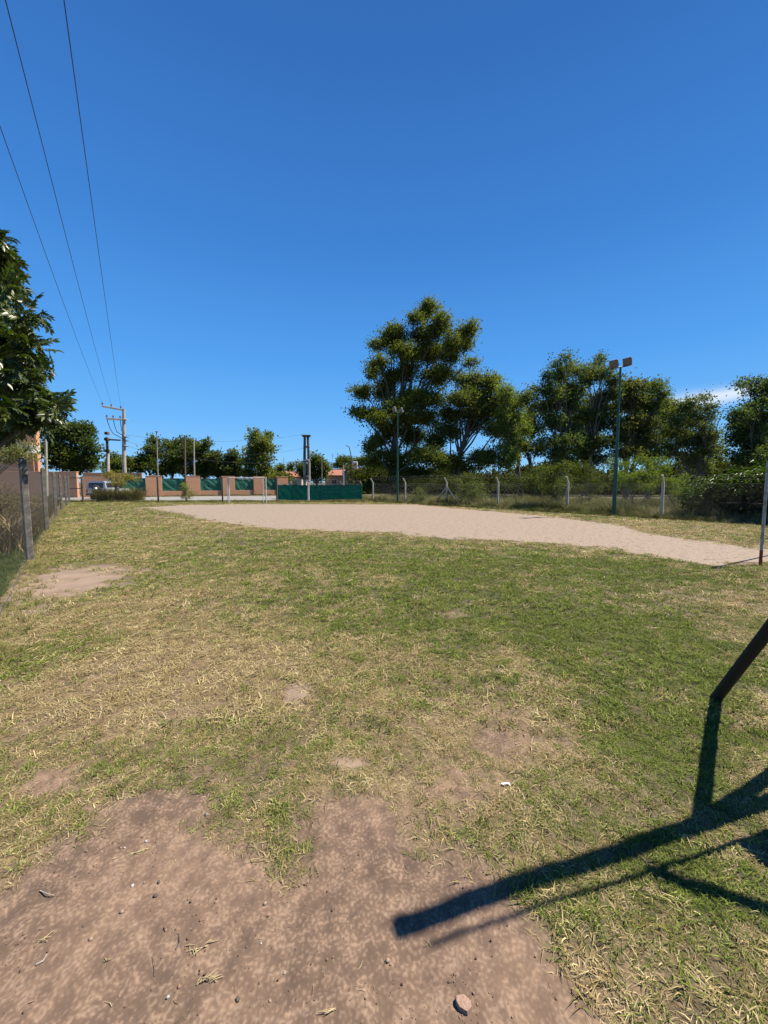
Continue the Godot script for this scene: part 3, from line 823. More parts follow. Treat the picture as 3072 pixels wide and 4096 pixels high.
	tree("small_tree", "low round dark tree between broad tree and pale leaved tree", "tree", lg, foot(925, 64), [[300, 400, 55, 42], [280, 470, 85, 52], [320, 540, 95, 55], [375, 480, 50, 45], [210, 540, 70, 60], [290, 600, 110, 40]], Z3, 64, far.merged({"seed": 246, "r": .2, "ca": Color(0.056, 0.092, 0.030), "cb": Color(0.142, 0.166, 0.042)}))
	tree("leafy_tree", "tall light green tree above the football goal", "tree", lg, foot(1040, 60), [[530, 210, 50, 36], [640, 220, 42, 32], [570, 270, 85, 45], [500, 320, 75, 52], [620, 330, 85, 52], [455, 370, 45, 34], [685, 340, 32, 36], [560, 420, 105, 55], [640, 440, 70, 62], [500, 480, 85, 52], [600, 530, 105, 55], [470, 560, 80, 50], [660, 590, 60, 50], [560, 610, 110, 45]], Z3, 60, far.merged({"seed": 247, "r": .3, "dens": 108.0, "ca": Color(0.101, 0.145, 0.042), "cb": Color(0.243, 0.269, 0.074)}))
	tree("round_tree", "round green tree behind the twin wooden poles", "tree", lg, foot(1270, 66), [[1090, 430, 55, 36], [1135, 470, 75, 52], [1060, 530, 60, 52], [1165, 540, 55, 55], [1110, 600, 105, 45], [960, 530, 55, 45], [970, 590, 60, 45]], Z3, 66, far.merged({"seed": 248, "r": .25, "ca": Color(0.071, 0.114, 0.033), "cb": Color(0.182, 0.207, 0.053)}))
	tree("distant_tree", "small distant tree left of the red roofed cottage", "tree", lg, foot(1120, 100), [[760, 525, 40, 36], [750, 575, 45, 36]], Z3, 100, far.merged({"seed": 249, "r": .2, "size": 1.4, "dens": 52.0}))
	tree("distant_tree", "tiny distant tree above the red roofed cottage", "tree", lg, foot(1162, 115), [[860, 515, 28, 26], [858, 560, 34, 30]], Z3, 115, far.merged({"seed": 250, "r": .2, "size": 1.5, "dens": 46.0}))
	tree("distant_tree", "round distant tree behind the street lamp and long red roof", "tree", lg, foot(1372, 110), [[1360, 460, 62, 40], [1335, 500, 50, 34], [1430, 490, 52, 36], [1380, 540, 90, 40]], Z3, 110, far.merged({"seed": 251, "r": .3, "size": 1.5, "dens": 46.0, "ca": Color(0.061, 0.104, 0.033)}))
	tree("distant_tree", "wide distant tree behind the white water tank", "tree", lg, foot(1450, 106), [[1560, 455, 85, 42], [1490, 470, 55, 36], [1620, 500, 80, 60]], Z3, 106, far.merged({"seed": 252, "r": .3, "size": 1.5, "dens": 46.0}))
	tree("garden_bush", "low leafy bush behind the end of the brick wall", "shrub", lg, foot(1130, 54), [[740, 605, 55, 26], [820, 620, 50, 24], [690, 620, 40, 40], [770, 640, 90, 26]], Z3, 54, far.merged({"seed": 253, "r": .06, "dens": 139.0, "size": .6, "stems": 3, "ca": Color(0.101, 0.124, 0.033), "cb": Color(0.243, 0.227, 0.063)}))
	# by the end fence
	tree("small_garden_tree", "small round tree above the ornamental grass by the end fence", "tree", "", foot(455, 33), [[640, 730, 90, 32], [560, 700, 52, 30], [720, 740, 70, 34], [600, 780, 62, 32], [680, 790, 60, 26], [780, 740, 50, 20], [520, 720, 26, 20]], Z2, 33, {"seed": 261, "r": .1, "dens": 232.0, "mesh": M.cl_b, "size": .8, "spread": .6, "subs": 6, "ca": Color(0.149, 0.154, 0.040), "cb": Color(0.386, 0.307, 0.079)})
	tree("sapling", "thin upright sapling on the verge before the brick wall", "tree", "", foot(745, 31.6), [[1280, 800, 26, 34], [1275, 860, 30, 34], [1300, 830, 26, 30], [1270, 920, 28, 26], [1345, 890, 40, 20], [1310, 930, 30, 18]], Z2, 31.6, {"seed": 262, "r": .045, "dens": 360.0, "mesh": M.cl_b, "size": .55, "spread": .25, "stems": 2, "splay": .15, "subs": 5, "ca": Color(0.119, 0.154, 0.041), "cb": Color(0.297, 0.336, 0.079)})
	# near tree on the left, beyond the fence
	M.spray = twig_spray(301, 12, .28, .13, .029, .2)
	tree("leafy_tree", "near tree with glossy pointed leaves overhanging the left fence", "tree", "", W(-10.4, 0, 8.6), [[20, 160, 70, 80], [60, 260, 75, 80], [100, 370, 75, 80], [120, 500, 85, 80], [20, 250, 75, 90], [40, 400, 80, 90], [60, 560, 90, 90], [-60, 300, 90, 150], [90, 700, 90, 90], [330, 790, 95, 62], [220, 860, 60, 50], [180, 980, 120, 70], [300, 1040, 110, 70], [70, 900, 110, 100], [330, 1150, 95, 60], [200, 1180, 130, 80], [60, 1150, 110, 100], [330, 1270, 85, 50], [230, 1340, 120, 70], [100, 1350, 120, 90], [350, 1440, 90, 50], [470, 1480, 90, 50], [520, 1530, 52, 45], [400, 1560, 110, 60], [250, 1520, 130, 80], [100, 1540, 130, 80], [330, 1640, 95, 42], [180, 1640, 110, 60], [40, 1660, 100, 70], [-60, 1300, 120, 150], [-90, 800, 120, 180], [-80, 1600, 110, 120]], ZL, 8.4, {"seed": 271, "r": .13, "dens": 752.0, "mesh": M.spray, "mat": M.gloss_leaf, "spread": 1.0, "spray": true, "subs": 9, "ca": Color(0.033, 0.056, 0.013), "cb": Color(0.089, 0.123, 0.023)})
	tree("dry_bush", "brown twiggy dry bush behind the first left fence post", "shrub", "", W(-10.9, 0, 10.2), [[40, 1030, 110, 110], [130, 1130, 110, 110], [30, 1230, 120, 120], [160, 1290, 110, 110], [240, 1180, 80, 90], [60, 1380, 140, 90], [-60, 1150, 110, 140], [210, 1400, 90, 70]], Z1, 10.2, {"seed": 273, "r": .05, "dens": 420.0, "mesh": M.cl_b, "size": .3, "stems": 7, "splay": .8, "spread": .5, "ca": Color(.09, .075, .035), "cb": Color(.2, .155, .085)})
	tree("shrub", "grey green feathery shrub behind the left fence under the near tree", "shrub", "", W(-12.6, 0, 11.6), [[60, 400, 120, 110], [140, 560, 120, 90], [60, 640, 140, 80], [250, 560, 110, 70], [330, 500, 70, 30], [-40, 520, 120, 120], [100, 320, 90, 70], [190, 640, 90, 60]], Z1, 11.6, {"seed": 272, "r": .09, "dens": 396.0, "mesh": M.cl_b, "size": .42, "stems": 4, "spread": .5, "pale": true, "ca": Color(0.120, 0.137, 0.053), "cb": Color(0.292, 0.307, 0.128)})

# ------------------------------------------------------------------ fences
func chain_link(mb: MB, a: Vector3, b: Vector3, h0: float, h1: float, pitch: float, r: float) -> void:
	var L := Vector2(b.x - a.x, b.z - a.z).length()
	var H := h1 - h0
	var k := -H
	while k < L:
		for s in 2:
			var u0 := k
			var u1 := k + H
			var y0 := h0 if s == 0 else h1
			var y1 := h1 if s == 0 else h0
			if u0 < 0:
				y0 = lerpf(y0, y1, -u0 / H); u0 = 0
			if u1 > L:
				y1 = lerpf(y0, y1, (L - u0) / (u1 - u0)); u1 = L
			if u1 - u0 > .02:
				mb.tube(PackedVector3Array([a.lerp(b, u0 / L) + Vector3.UP * y0, a.lerp(b, u1 / L) + Vector3.UP * y1]), [r], 3, false)
		k += pitch

func build_left_fence() -> void:
	var t := thing("chain_link_fence", "weathered concrete post fence with wire mesh along the left of the lawn", "fence", W(-7.24, 0, 7.76))
	var o := t.position
	var ps_ := [W(-3.15, 0, 2.75), W(-7.24, 0, 7.76), W(-11.33, 0, 12.84), W(-15.4, 0, 18.0), W(-18.99, 0, 22.6), W(-22.0, 0, 26.6), W(-24.9, 0, 30.4)]
	var r := RandomNumberGenerator.new(); r.seed = 15
	for k in ps_.size():
		var p: Vector3 = ps_[k] - o
		var mb := MB.new()
		var yaw := -.68 + r.randf_range(-.06, .06)
		var bs := Basis(Vector3.UP, yaw) * Basis(Vector3(0, 0, 1), r.randf_range(-.012, .012) + (.03 if k == 1 else .01))
		mb.boxt(Transform3D(bs, p + Vector3.UP * 1.0), Vector3(.115, 2.12, .115), .014)
		mb.boxt(Transform3D(bs, p + bs * Vector3(0, 2.07, 0) + Vector3.UP * 0.0), Vector3(.07, .05, .07), .01)
		part("post", mb, M.old_post, t)
		if k:
			var q: Vector3 = ps_[k - 1] - o
			var ch := MB.new()
			chain_link(ch, q, p, .04, 1.86, .12 if k < 4 else .18, .0006)
			part("wire_mesh", ch, M.wire, t)
			for h in [.06, .95, 1.84]:
				var wb := MB.new()
				wb.rod(q + Vector3.UP * h, p + Vector3.UP * h, .0022, 4)
				part("strand", wb, M.wire, t)

func build_right_fence() -> void:
	var t := thing("bent_post_fence", "concrete fence with bent post tops and coiled wire along the right", "fence", G(1991, 2030))
	var o := t.position
	var list := [G(1492, 2006), G(1621, 2011), G(1786, 2020), G(1991, 2030), G(2268, 2046), G(2645, 2074), W(14.85, 0, 14.0), W(17.6, 0, 10.9)]
	var side := Vector3(-.75, 0, .66)            # the tips bend toward the court
	for k in list.size():
		var p: Vector3 = list[k] - o
		var mb := MB.new()
		var yaw := .72
		mb.box(p + Vector3.UP * .8, Vector3(.11, 1.64, .11), yaw, .012)
		mb.beam(p + Vector3(0, 1.595, 0), p + side * .24 + Vector3(0, 1.93, 0), .085, .085, .01)
		part("post", mb, M.pale_post, t)
		if k == 2:
			for s in [-1.0, 1.0]:
				var br := MB.new()
				br.beam(p + Vector3.UP * 1.25 + Vector3(.66, 0, .75) * .06 * s, p + Vector3(.66, 0, .75) * 1.15 * s + Vector3(0, -.02, 0), .085, .085, .01)
				part("brace", br, M.pale_post, t)
		if k:
			var q: Vector3 = list[k - 1] - o
			var ch := MB.new()
			chain_link(ch, q, p, .04, 1.55, .1, .0016)
			part("wire_mesh", ch, M.wire, t)
			for e in [[.05, 0.0], [.8, 0.0], [1.55, 0.0], [1.72, .1], [1.82, .17], [1.91, .23]]:
				var wb := MB.new()
				wb.rod(q + Vector3.UP * e[0] + side * e[1], p + Vector3.UP * e[0] + side * e[1], .0025, 4)
				part("strand", wb, M.wire, t)
			if k < 5:
				var L := q.distance_to(p)
				var n := int(L / .26) * 8
				var pts := PackedVector3Array()
				var ax := (p - q).normalized()
				var ou := ax.cross(Vector3.UP)
				for m in n + 1:
					var an := TAU * m / 8.0
					pts.append(q.lerp(p, float(m) / n) + side * .2 + Vector3.UP * (1.98 + sin(an) * .13) + ou * cos(an) * .13)
				var co := MB.new()
				co.tube(pts, [.004], 3, false)
				part("coiled_wire", co, M.wire, t)

func cloth_panel(a: Vector3, b: Vector3, h0: float, h1: float, nx: int, ny: int, amp: float, sd: int, horiz := false) -> MB:
	var f := FastNoiseLite.new(); f.seed = sd; f.frequency = 1.1; f.fractal_octaves = 3
	var mb := MB.new()
	var L := a.distance_to(b)
	var ax := (b - a) / L
	var out := Vector3.UP.cross(ax).normalized()
	var grid := []
	for j in ny + 1:
		for i in nx + 1:
			var u := float(i) / nx
			var v := float(j) / ny
			var pin := minf(1.0, 6.0 * minf(minf(u, 1 - u), minf(v, 1 - v)) + .15)
			var w := f.get_noise_2d(u * L * (.35 if horiz else .9) + v * .5, v * (h1 - h0) * (3.2 if horiz else .8) + u * L * (0.0 if horiz else .5)) * amp * pin
			grid.append(a.lerp(b, u) + Vector3.UP * (lerpf(h0, h1, v) - .03 * sin(PI * u * (1 + sd % 3)) * v) + out * w)
	for j in ny + 1:
		for i in nx + 1:
			var p0: Vector3 = grid[j * (nx + 1) + maxi(i - 1, 0)]
			var p1: Vector3 = grid[j * (nx + 1) + mini(i + 1, nx)]
			var q0: Vector3 = grid[maxi(j - 1, 0) * (nx + 1) + i]
			var q1: Vector3 = grid[mini(j + 1, ny) * (nx + 1) + i]
			mb.vert(grid[j * (nx + 1) + i], (p1 - p0).cross(q1 - q0).normalized())
	for j in ny:
		for i in nx:
			var k := j * (nx + 1) + i
			mb.i.append_array(PackedInt32Array([k, k + nx + 1, k + 1, k + 1, k + nx + 1, k + nx + 2]))
	return mb

func build_end_fence() -> void:
	# screened part behind the court
	var t := thing("screened_fence", "low fence hung with dark green shade cloth behind the court", "fence", G(1288, 2004))
	var o := t.position
	var list := [[1112, 2001.5, 1.75], [1171, 2003.5, 1.5], [1289, 2004.5, 3.6], [1368, 2005, 1.5], [1447, 2006, 1.55]]
	for k in list.size():
		var p := G(list[k][0], list[k][1]) - o
		var mb := MB.new()
		mb.rod(p, p + Vector3.UP * list[k][2], .035, 8)
		part("post", mb, M.soil_post if k == 2 else M.green_steel if k == 4 else M.soil_post, t)
		if k:
			var q := G(list[k - 1][0], list[k - 1][1]) - o
			var z := Vector3(0, 0, .05)
			part("shade_cloth", cloth_panel(q + z, p + z, .06, 1.4, 40, 26, .085, 400 + k, k >= 3), M.cloth, t)
			var rb := MB.new()
			rb.rod(q + Vector3.UP * 1.47, p + Vector3.UP * 1.47, .018, 6)
			part("rail", rb, M.steel, t)
		var tip := MB.new()
		tip.beam(p + Vector3(0, 1.42, 0), p + Vector3(-.14, 1.72, .12), .05, .05, .006)
		if k > 0 and k != 2: part("bent_tip", tip, M.pale_post, t)
	var la := G(1171, 2003.5) - o
	var lb := G(1447, 2006) - o
	for e in [[1.62, .06], [1.72, .1]]:
		var wb := MB.new()
		wb.rod(la + Vector3.UP * e[0], lb + Vector3.UP * e[0], .004, 4)
		part("strand", wb, M.wire, t)
	var co := MB.new()
	var pts := PackedVector3Array()
	for m in 321:
		var an := TAU * m / 8.0
		pts.append(la.lerp(lb, m / 320.0) + Vector3(0, 1.78 + sin(an) * .12, cos(an) * .12))
	co.tube(pts, [.004], 3, false)
	part("coiled_wire", co, M.wire, t)
	# open part: posts and strands along the road
	var e := thing("wire_fence", "open wire fence of thin dark posts along the road", "fence", G(634, 2011))
	var eo := e.position
	var el := [G(333, 2009.5), G(634, 2011), G(891, 2009), G(1108, 2008)]
	for k in el.size():
		var p: Vector3 = el[k] - eo
		var mb := MB.new()
		mb.box(p + Vector3.UP * 1.02, Vector3(.11, 2.04, .11), .1, .012)
		part("post", mb, M.wood, e)
		if k:
			var q: Vector3 = el[k - 1] - eo
			var ch := MB.new()
			chain_link(ch, q, p, .05, 1.7, .14, .0016)
			part("wire_mesh", ch, M.wire, e)
			for h in [.9, 1.72]:
				var wb := MB.new()
				wb.rod(q + Vector3.UP * h, p + Vector3.UP * h, .004, 4)
				part("strand", wb, M.wire, e)
	# gate
	var g := thing("gate", "narrow rust red tube gate closing the left fence corner", "gate", G(276, 2010))
	var w := G(330, 2010).x - g.position.x
	for q in [[0.0, "stile"], [w, "stile"]]:
		var mb := MB.new()
		mb.box(Vector3(q[0], 1.02, 0), Vector3(.06, 1.96, .06), 0, .008)
		part(q[1], mb, M.rust, g)
	for h in [.08, 1.12, 1.97]:
		var mb := MB.new()
		mb.box(Vector3(w * .5, h, 0), Vector3(w - .062, .055, .052), 0, .008)
		part("crossbar", mb, M.rust, g)
	var gm := MB.new()
	chain_link(gm, Vector3(.03, 0, 0), Vector3(w - .03, 0, 0), .1, 1.94, .1, .0014)
	part("wire_mesh", gm, M.wire, g)
	var gl := MB.new()
	gl.box(Vector3(w + .05, 1.28, 0), Vector3(.14, .05, .04), 0, .006)
	part("latch", gl, M.rust, g)
	# white painted post in front of the cloth
	var wp := MB.new()
	wp.tube(PackedVector3Array([Vector3(0, 0, 0), Vector3(0, .9, 0), Vector3(.01, 1.64, 0)]), [.095, .09, .085], 12)
	single("painted_post", wp, M.white, "short thick white painted post before the green shade cloth", "post", G(1236, 2006) + Vector3(0, -.01, .25))

# ------------------------------------------------------------------ goals, floodlights, playground frame
func build_goals() -> void:
	var t := thing("football_goal", "white football goal with its net bundled on the crossbar", "goal", G(918, 2014))
	var b := G(1065, 2013.5) - t.position
	var back := Vector3(-.62, 0, -1.25)
	for p in [Vector3.ZERO, b]:
		var mb := MB.new()
		mb.rod(p, p + Vector3.UP * 2.0, .045, 10)
		part("post", mb, M.white, t)
		var bb := MB.new()
		bb.rod(p + back, p + back + Vector3.UP * 1.98, .032, 8)
		part("rear_post", bb, M.white, t)
		var db := MB.new()
		db.rod(p + Vector3.UP * 1.94, p + back + Vector3.UP * 1.94, .028, 8)
		part("depth_bar", db, M.white, t)
	for e in [[Vector3.ZERO, "crossbar"], [back, "rear_bar"]]:
		var mb := MB.new()
		mb.rod(e[0] + Vector3.UP * 1.96, b + e[0] + Vector3.UP * 1.96, .04, 10)
		part(e[1], mb, M.white, t)
	var r := RandomNumberGenerator.new(); r.seed = 77
	var nb := MB.new()
	for k in 26:
		var u := r.randf_range(.3, .62)
		var s := b * u + Vector3.UP * 1.98
		nb.tube(PackedVector3Array([s, s + Vector3(r.randf_range(-.05, .3), -r.randf_range(.05, .22), .06), s + b * r.randf_range(.03, .12) + Vector3(0, r.randf_range(-.04, .03), .03)]), [.028, .022, .016], 5)
	part("net", nb, M.white, t)
	# near goal: only its left post stands in the picture
	var g := thing("football_goal", "near football goal whose white post has a dark red foot", "goal", G(3041, 2262))
	var c := Vector3(.88, 0, -.475) * 3.0
	for p in [Vector3.ZERO, c]:
		var mb := MB.new()
		mb.rod(p + Vector3.UP * .3, p + Vector3.UP * 2.02, .025, 14)
		part("post", mb, M.shaded_white, g)
		var fb := MB.new()
		fb.rod(p + Vector3.UP * -.02, p + Vector3.UP * .3, .026, 14)
		part("painted_foot", fb, M.red, g)
	var cb := MB.new()
	cb.rod(Vector3.UP * 1.98, c + Vector3.UP * 1.98, .025, 14)
	part("crossbar", cb, M.white, g)

func floodlight(label: String, at: Vector3, h: float, arm: Vector3, tilt: float, face: float, size: float) -> void:
	var t := thing("floodlight_pole", label, "floodlight", at)
	for s in [[0.0, h * .36, .085], [h * .36, h * .68, .065], [h * .68, h, .045]]:
		var mb := MB.new()
		mb.tube(PackedVector3Array([Vector3(0, s[0], 0), Vector3(0, s[1] - .04, 0), Vector3(0, s[1], 0)]), [s[2], s[2], s[2] * .8], 12)
		part("pole_section", mb, M.green_steel, t)
	var ab := MB.new()
	var a0 := Vector3(0, h, 0) - arm + Vector3(0, -tilt, 0)
	var a1 := Vector3(0, h, 0) + arm + Vector3(0, tilt, 0)
	ab.beam(a0, a1, .05, .05, .006)
	part("crossarm", ab, M.green_steel, t)
	for e in [a0.lerp(a1, .1), a0.lerp(a1, .88)]:
		var bs := Basis(Vector3.UP, face) * Basis(Vector3.RIGHT, .35) * Basis(Vector3(0, 0, 1), .12)
		var c: Vector3 = e + Vector3.UP * (size * .55)
		var hb := MB.new()
		hb.boxt(Transform3D(bs, c), Vector3(size, size * .95, .16), .03)
		var lamp := part("lamp_housing", hb, M.lamp_body, t)
		var gb := MB.new()
		gb.boxt(Transform3D(bs, c + bs * Vector3(0, 0, .083)), Vector3(size * .86, size * .8, .012), .004)
		part("glass", gb, M.lamp_glass, lamp)
		var fb := MB.new()
		fb.boxt(Transform3D(bs, c + bs * Vector3(0, -size * .5, .01)), Vector3(size * 1.04, .03, .2), .006)
		part("bracket", fb, M.steel, lamp)

func build_floodlights() -> void:
	var p := G(2455, 2064)
	floodlight("tall green floodlight pole with two lamps beside bright green shrub", p, 6.95, Vector3(.52, 0, -.2), .13, -.5, .37)
	floodlight("far slim green floodlight pole before the tallest tree", G(1590, 2012.5), 6.95, Vector3(.36, 0, -.5), .05, -1.0, .36)

func unshade(px: float, py: float, h: float) -> Vector3:     # the point at height h that casts its shadow on this ground pixel
	var g := G(px, py)
	return Vector3(g.x - SH.x * h, h, g.z + SH.y * h)

func build_play_frame() -> void:
	var foot_ := G(2848, 2790)
	var t := thing("play_frame", "black steel play frame whose leaning leg stands in the grass", "play equipment", Vector3(foot_.x, 0, foot_.z))
	var o := t.position
	var tip := unshade(1600, 3705, 3.3)
	var J := G(2795, 3300)
	var T := G(1600, 3705)
	var B := T + (J - T) * 1.85
	var hJ := 3.3 * (1.0 - 1.0 / 1.85)
	var join := Vector3(J.x - SH.x * hJ, hJ, J.z + SH.y * hJ)
	var mb := MB.new()
	mb.rod(B - o - Vector3.UP * .05, tip - o, .041, 14)
	part("post", mb, M.black, t)
	mb = MB.new()
	mb.rod(Vector3(0, -.05, 0), join - o, .034, 14)
	part("leg", mb, M.black, t)
	var J2 := G(3072, 3110)
	var b2 := J + (J2 - J).normalized() * 2.3
	mb = MB.new()
	mb.rod(b2 - o, join - o, .034, 12)
	part("leg", mb, M.black, t)
	# thinner upright and its own brace
	var T4 := G(1730, 3775)
	var d4 := (G(2600, 3485) - T4).normalized()
	var h4 := 3.2
	var top4 := Vector3(T4.x - SH.x * h4, h4, T4.z + SH.y * h4)
	var B4 := T4 + d4 * 2.0
	mb = MB.new()
	mb.rod(B4 - o - Vector3.UP * .05, top4 - o, .011, 12)
	part("upright", mb, M.black, t)
	var S5 := G(2600, 3475)
	var f5 := 1.0 - S5.distance_to(T4) / 2.0
	var h5 := h4 * f5
	var e5 := Vector3(S5.x - SH.x * h5, h5, S5.z + SH.y * h5)
	e5 = (B4).lerp(top4, f5)
	var G5 := G(3072, 3640)
	var b5 := S5 + (G5 - S5).normalized() * 1.25
	mb = MB.new()
	mb.rod(b5 - o, e5 - o, .032, 12)
	part("leg", mb, M.black, t)
	# a foot board low on the thin upright
	var s6 := unshade(3110, 3425, .5)
	mb = MB.new()
	mb.boxt(Transform3D(Basis(Vector3.UP, .3), s6 - o), Vector3(.2, .03, .2), .008)
	part("foot_board", mb, M.black, t)
	mb = MB.new()
	mb.rod(s6 - o, B4.lerp(top4, .156) - o, .012, 10)
	part("board_arm", mb, M.black, t)

# ------------------------------------------------------------------ poles and lines
func insulator(mb: MB, p: Vector3) -> void:
	mb.tube(PackedVector3Array([p, p + Vector3.UP * .1, p + Vector3.UP * .12, p + Vector3.UP * .22, p + Vector3.UP * .3]), [.03, .035, .1, .08, .04], 8)

func power_line(label: String, pts: PackedVector3Array, r := .0085, group := "overhead lines") -> void:
	var mb := MB.new()
	var o := pts[0]
	for k in pts.size(): pts[k] -= o
	mb.tube(pts, [r], 5)
	single("power_line", mb, M.cable, label, "cable", o, group)

func sagged(a: Vector3, b: Vector3, sag: float, n := 24) -> PackedVector3Array:
	var p := PackedVector3Array()
	for k in n + 1:
		var u := float(k) / n
		p.append(a.lerp(b, u) - Vector3.UP * sag * 4 * u * (1 - u))
	return p

func build_poles() -> void:
	var d := 45.0
	var base := foot(502, d)
	var t := thing("power_pole", "tall pale concrete power pole with long crossarms beyond the road", "power pole", base)
	var top := A(495, 1636, d)
	var mb := MB.new()
	mb.tube(PackedVector3Array([Vector3.ZERO, Vector3(-.02, 4, 0), top - base]), [.24, .21, .14], 12)
	part("shaft", mb, M.pale_post, t)
	# crossarm reaches left, slightly toward the camera
	var arms := [[A(497, 1641, d), A(408, 1624, d - 1.0), [.02, .42, .85], "crossarm"], [A(500, 1679, d), A(424, 1674, d - .8), [.05, .38, .75], "crossarm"]]
	var ends := []
	for a in arms:
		mb = MB.new()
		mb.beam(a[0] - base, a[1] - base, .16, .2, .02)
		var arm := part(a[3], mb, M.pale_post, t)
		for u in a[2]:
			var p: Vector3 = a[1].lerp(a[0], u) - base + Vector3.UP * .1
			var ib := MB.new()
			insulator(ib, p)
			part("insulator", ib, M.wood, arm)
			ends.append(p + base + Vector3.UP * .3)
	for h in [1679, 1748, 1762, 1785]:
		mb = MB.new()
		var c := A(501, h, d) - base
		mb.box(c, Vector3(.55 if h > 1700 else .5, .1, .42), 0, .02)
		part("collar", mb, M.pale_post if h < 1700 else M.lamp_body, t)
	for k in 3:
		mb = MB.new()
		var s: Vector3 = ends[3 + k] - base - Vector3.UP * .2
		var e := A(499, 1762 - k * 14, d - .2) - base
		var m := (s + e) * .5 + Vector3(-.35 + k * .1, -.55, 0)
		var c := Curve3D.new()
		c.add_point(s, Vector3.ZERO, Vector3(0, -1.0, 0)); c.add_point(m); c.add_point(e, Vector3(-.5, .4, 0))
		mb.tube(c.tessellate(3, 6), [.035], 6)
		part("jumper_cable", mb, M.cable, t)
	# the lines run back over the lawn to a pole behind the camera
	var far_pole := Vector3(9.6, 0, 13.0)
	var heads := [A(0, 505, 9.5), A(22, 0, 7.15), A(256, 0, 7.15)]
	var names := ["overhead line on the outer end of the concrete pole crossarm", "overhead line on the middle insulator of the concrete pole crossarm", "overhead line on the insulator nearest the concrete pole shaft"]
	var tails := []
	for k in 3:
		var e: Vector3 = ends[k]
		var h: Vector3 = heads[k]
		h.y = 9.4
		var dir := (h - e)
		# run on in the same direction in plan to z = +13
		var u := (13.0 - e.z) / dir.z
		var q := e + dir * u
		var px := heads[k] as Vector3
		# height at the head pixel decides the distance: solve along the ray at 9.2 m
		var rr: Vector3 = (px - Vector3(0, EYE, 0)).normalized()
		var g := Vector3(0, EYE, 0) + rr * ((9.3 - EYE) / rr.y)
		dir = g - e
		u = (13.0 - e.z) / dir.z
		q = e + dir * u
		q.y = 10.0
		# sag so that the line passes through g
		var ug := (g.z - e.z) / (q.z - e.z)
		var sag := (lerpf(e.y, q.y, ug) - g.y) / (4 * ug * (1 - ug))
		power_line(names[k], sagged(e, q, sag, 40))
		tails.append(q)
	var bp := thing("power_pole", "concrete power pole behind the viewer carrying the overhead lines", "power pole", Vector3(tails[2].x + .9, 0, 13.0))
	mb = MB.new()
	mb.tube(PackedVector3Array([Vector3.ZERO, Vector3(0, 5, 0), Vector3(0, 10.1, 0)]), [.24, .2, .15], 12)
	part("shaft", mb, M.pale_post, bp)
	mb = MB.new()
	mb.beam(Vector3(.3, 9.85, 0), tails[0] - bp.position + Vector3(-.1, -.12, 0), .16, .2, .02)
	part("crossarm", mb, M.pale_post, bp)
	# second, shorter pole with a side arm
	d = 58.0
	base = foot(431, d)
	t = thing("power_pole", "shorter pole with dark head and one side arm left of concrete pole", "power pole", base)
	mb = MB.new()
	mb.tube(PackedVector3Array([Vector3.ZERO, A(431, 1815, d) - base]), [.26, .24], 10)
	part("shaft", mb, M.white, t)
	mb = MB.new()
	mb.tube(PackedVector3Array([A(431, 1815, d) - base, A(427, 1748, d) - base]), [.2, .17], 10)
	part("shaft_top", mb, M.wood, t)
	for q in [[1733, .35], [1757, .42], [1803, .5]]:
		mb = MB.new()
		mb.box(A(428, q[0], d) - base, Vector3(q[1] * 1.5, .42, .5), 0, .05)
		part("fitting", mb, M.wood, t)
	mb = MB.new()
	mb.beam(A(431, 1758, d) - base, A(483, 1761, d) - base, .2, .22, .02)
	part("side_arm", mb, M.lamp_body, t)
	# thin poles among the trees
	for q in [[626, 1727, 633, 43.5, .055, "slim pale pole with small tee top behind first brick pillar", true, M.soil_post], [739, 1743, 741, 44.5, .085, "dark wooden pole behind the second brick pillar", false, M.wood], [775, 1755, 778, 45.5, .075, "pale slim pole rising right of the dark wooden pole", false, M.pale_post], [181, 1660, 183, 24.0, .07, "tan slim pole behind the second left fence post", false, M.pale_post]]:
		base = foot(q[2], q[3])
		t = thing("slim_pole", q[5], "pole", base)
		mb = MB.new()
		mb.tube(PackedVector3Array([Vector3.ZERO, A(q[0], q[1], q[3]) - base]), [q[4] * 1.15, q[4]], 8)
		part("shaft", mb, q[7], t)
		mb = MB.new()
		var c: Vector3 = A(q[0], q[1], q[3]) - base
		if q[6]: mb.box(c, Vector3(.36, .08, .1), 0, .01)
		else: mb.rod(c - Vector3.UP * .01, c + Vector3.UP * .05, q[4] * 1.12, 8)
		part("cap", mb, M.lamp_body, t)
	# twin wooden pole with transformer platform
	d = 56.0
	base = foot(1227, d)
	t = thing("twin_pole", "twin wooden poles carrying a transformer platform behind green cloth", "power pole", base)
	for q in [[1218, 1219], [1236, 1231]]:
		mb = MB.new()
		mb.tube(PackedVector3Array([foot(q[0], d) - base, A(q[0], 1850, d) - base]), [.2, .19], 10)
		part("shaft", mb, M.pale_post, t)
		mb = MB.new()
		mb.tube(PackedVector3Array([A(q[0], 1850, d) - base, A(q[1], 1745, d) - base]), [.2, .17], 10)
		part("shaft_top", mb, M.wood, t)
	for q in [[1744, 1.15, .3], [1787, .85, .22], [1843, .9, .4], [1847, .9, .2]]:
		mb = MB.new()
		mb.box(A(1226, q[0], d) - base, Vector3(q[1], q[2], .5), 0, .03)
		part("crossbeam", mb, M.wood if q[0] < 1800 else M.white, t)
	mb = MB.new()
	mb.box(A(1226, 1745, d) - base + Vector3(0, .12, .3), Vector3(1.35, .1, .16), 0, .02)
	part("crossarm", mb, M.lamp_body, t)
	mb = MB.new()
	mb.box(A(1226, 1911, d) - base, Vector3(.85, .55, .6), 0, .06)
	part("transformer", mb, M.lamp_body, t)
	mb = MB.new()
	mb.box(A(1226, 1923, d) - base, Vector3(.95, .14, .7), 0, .02)
	part("platform", mb, M.white, t)
	# street lamp
	d = 72.0
	base = foot(1411, d)
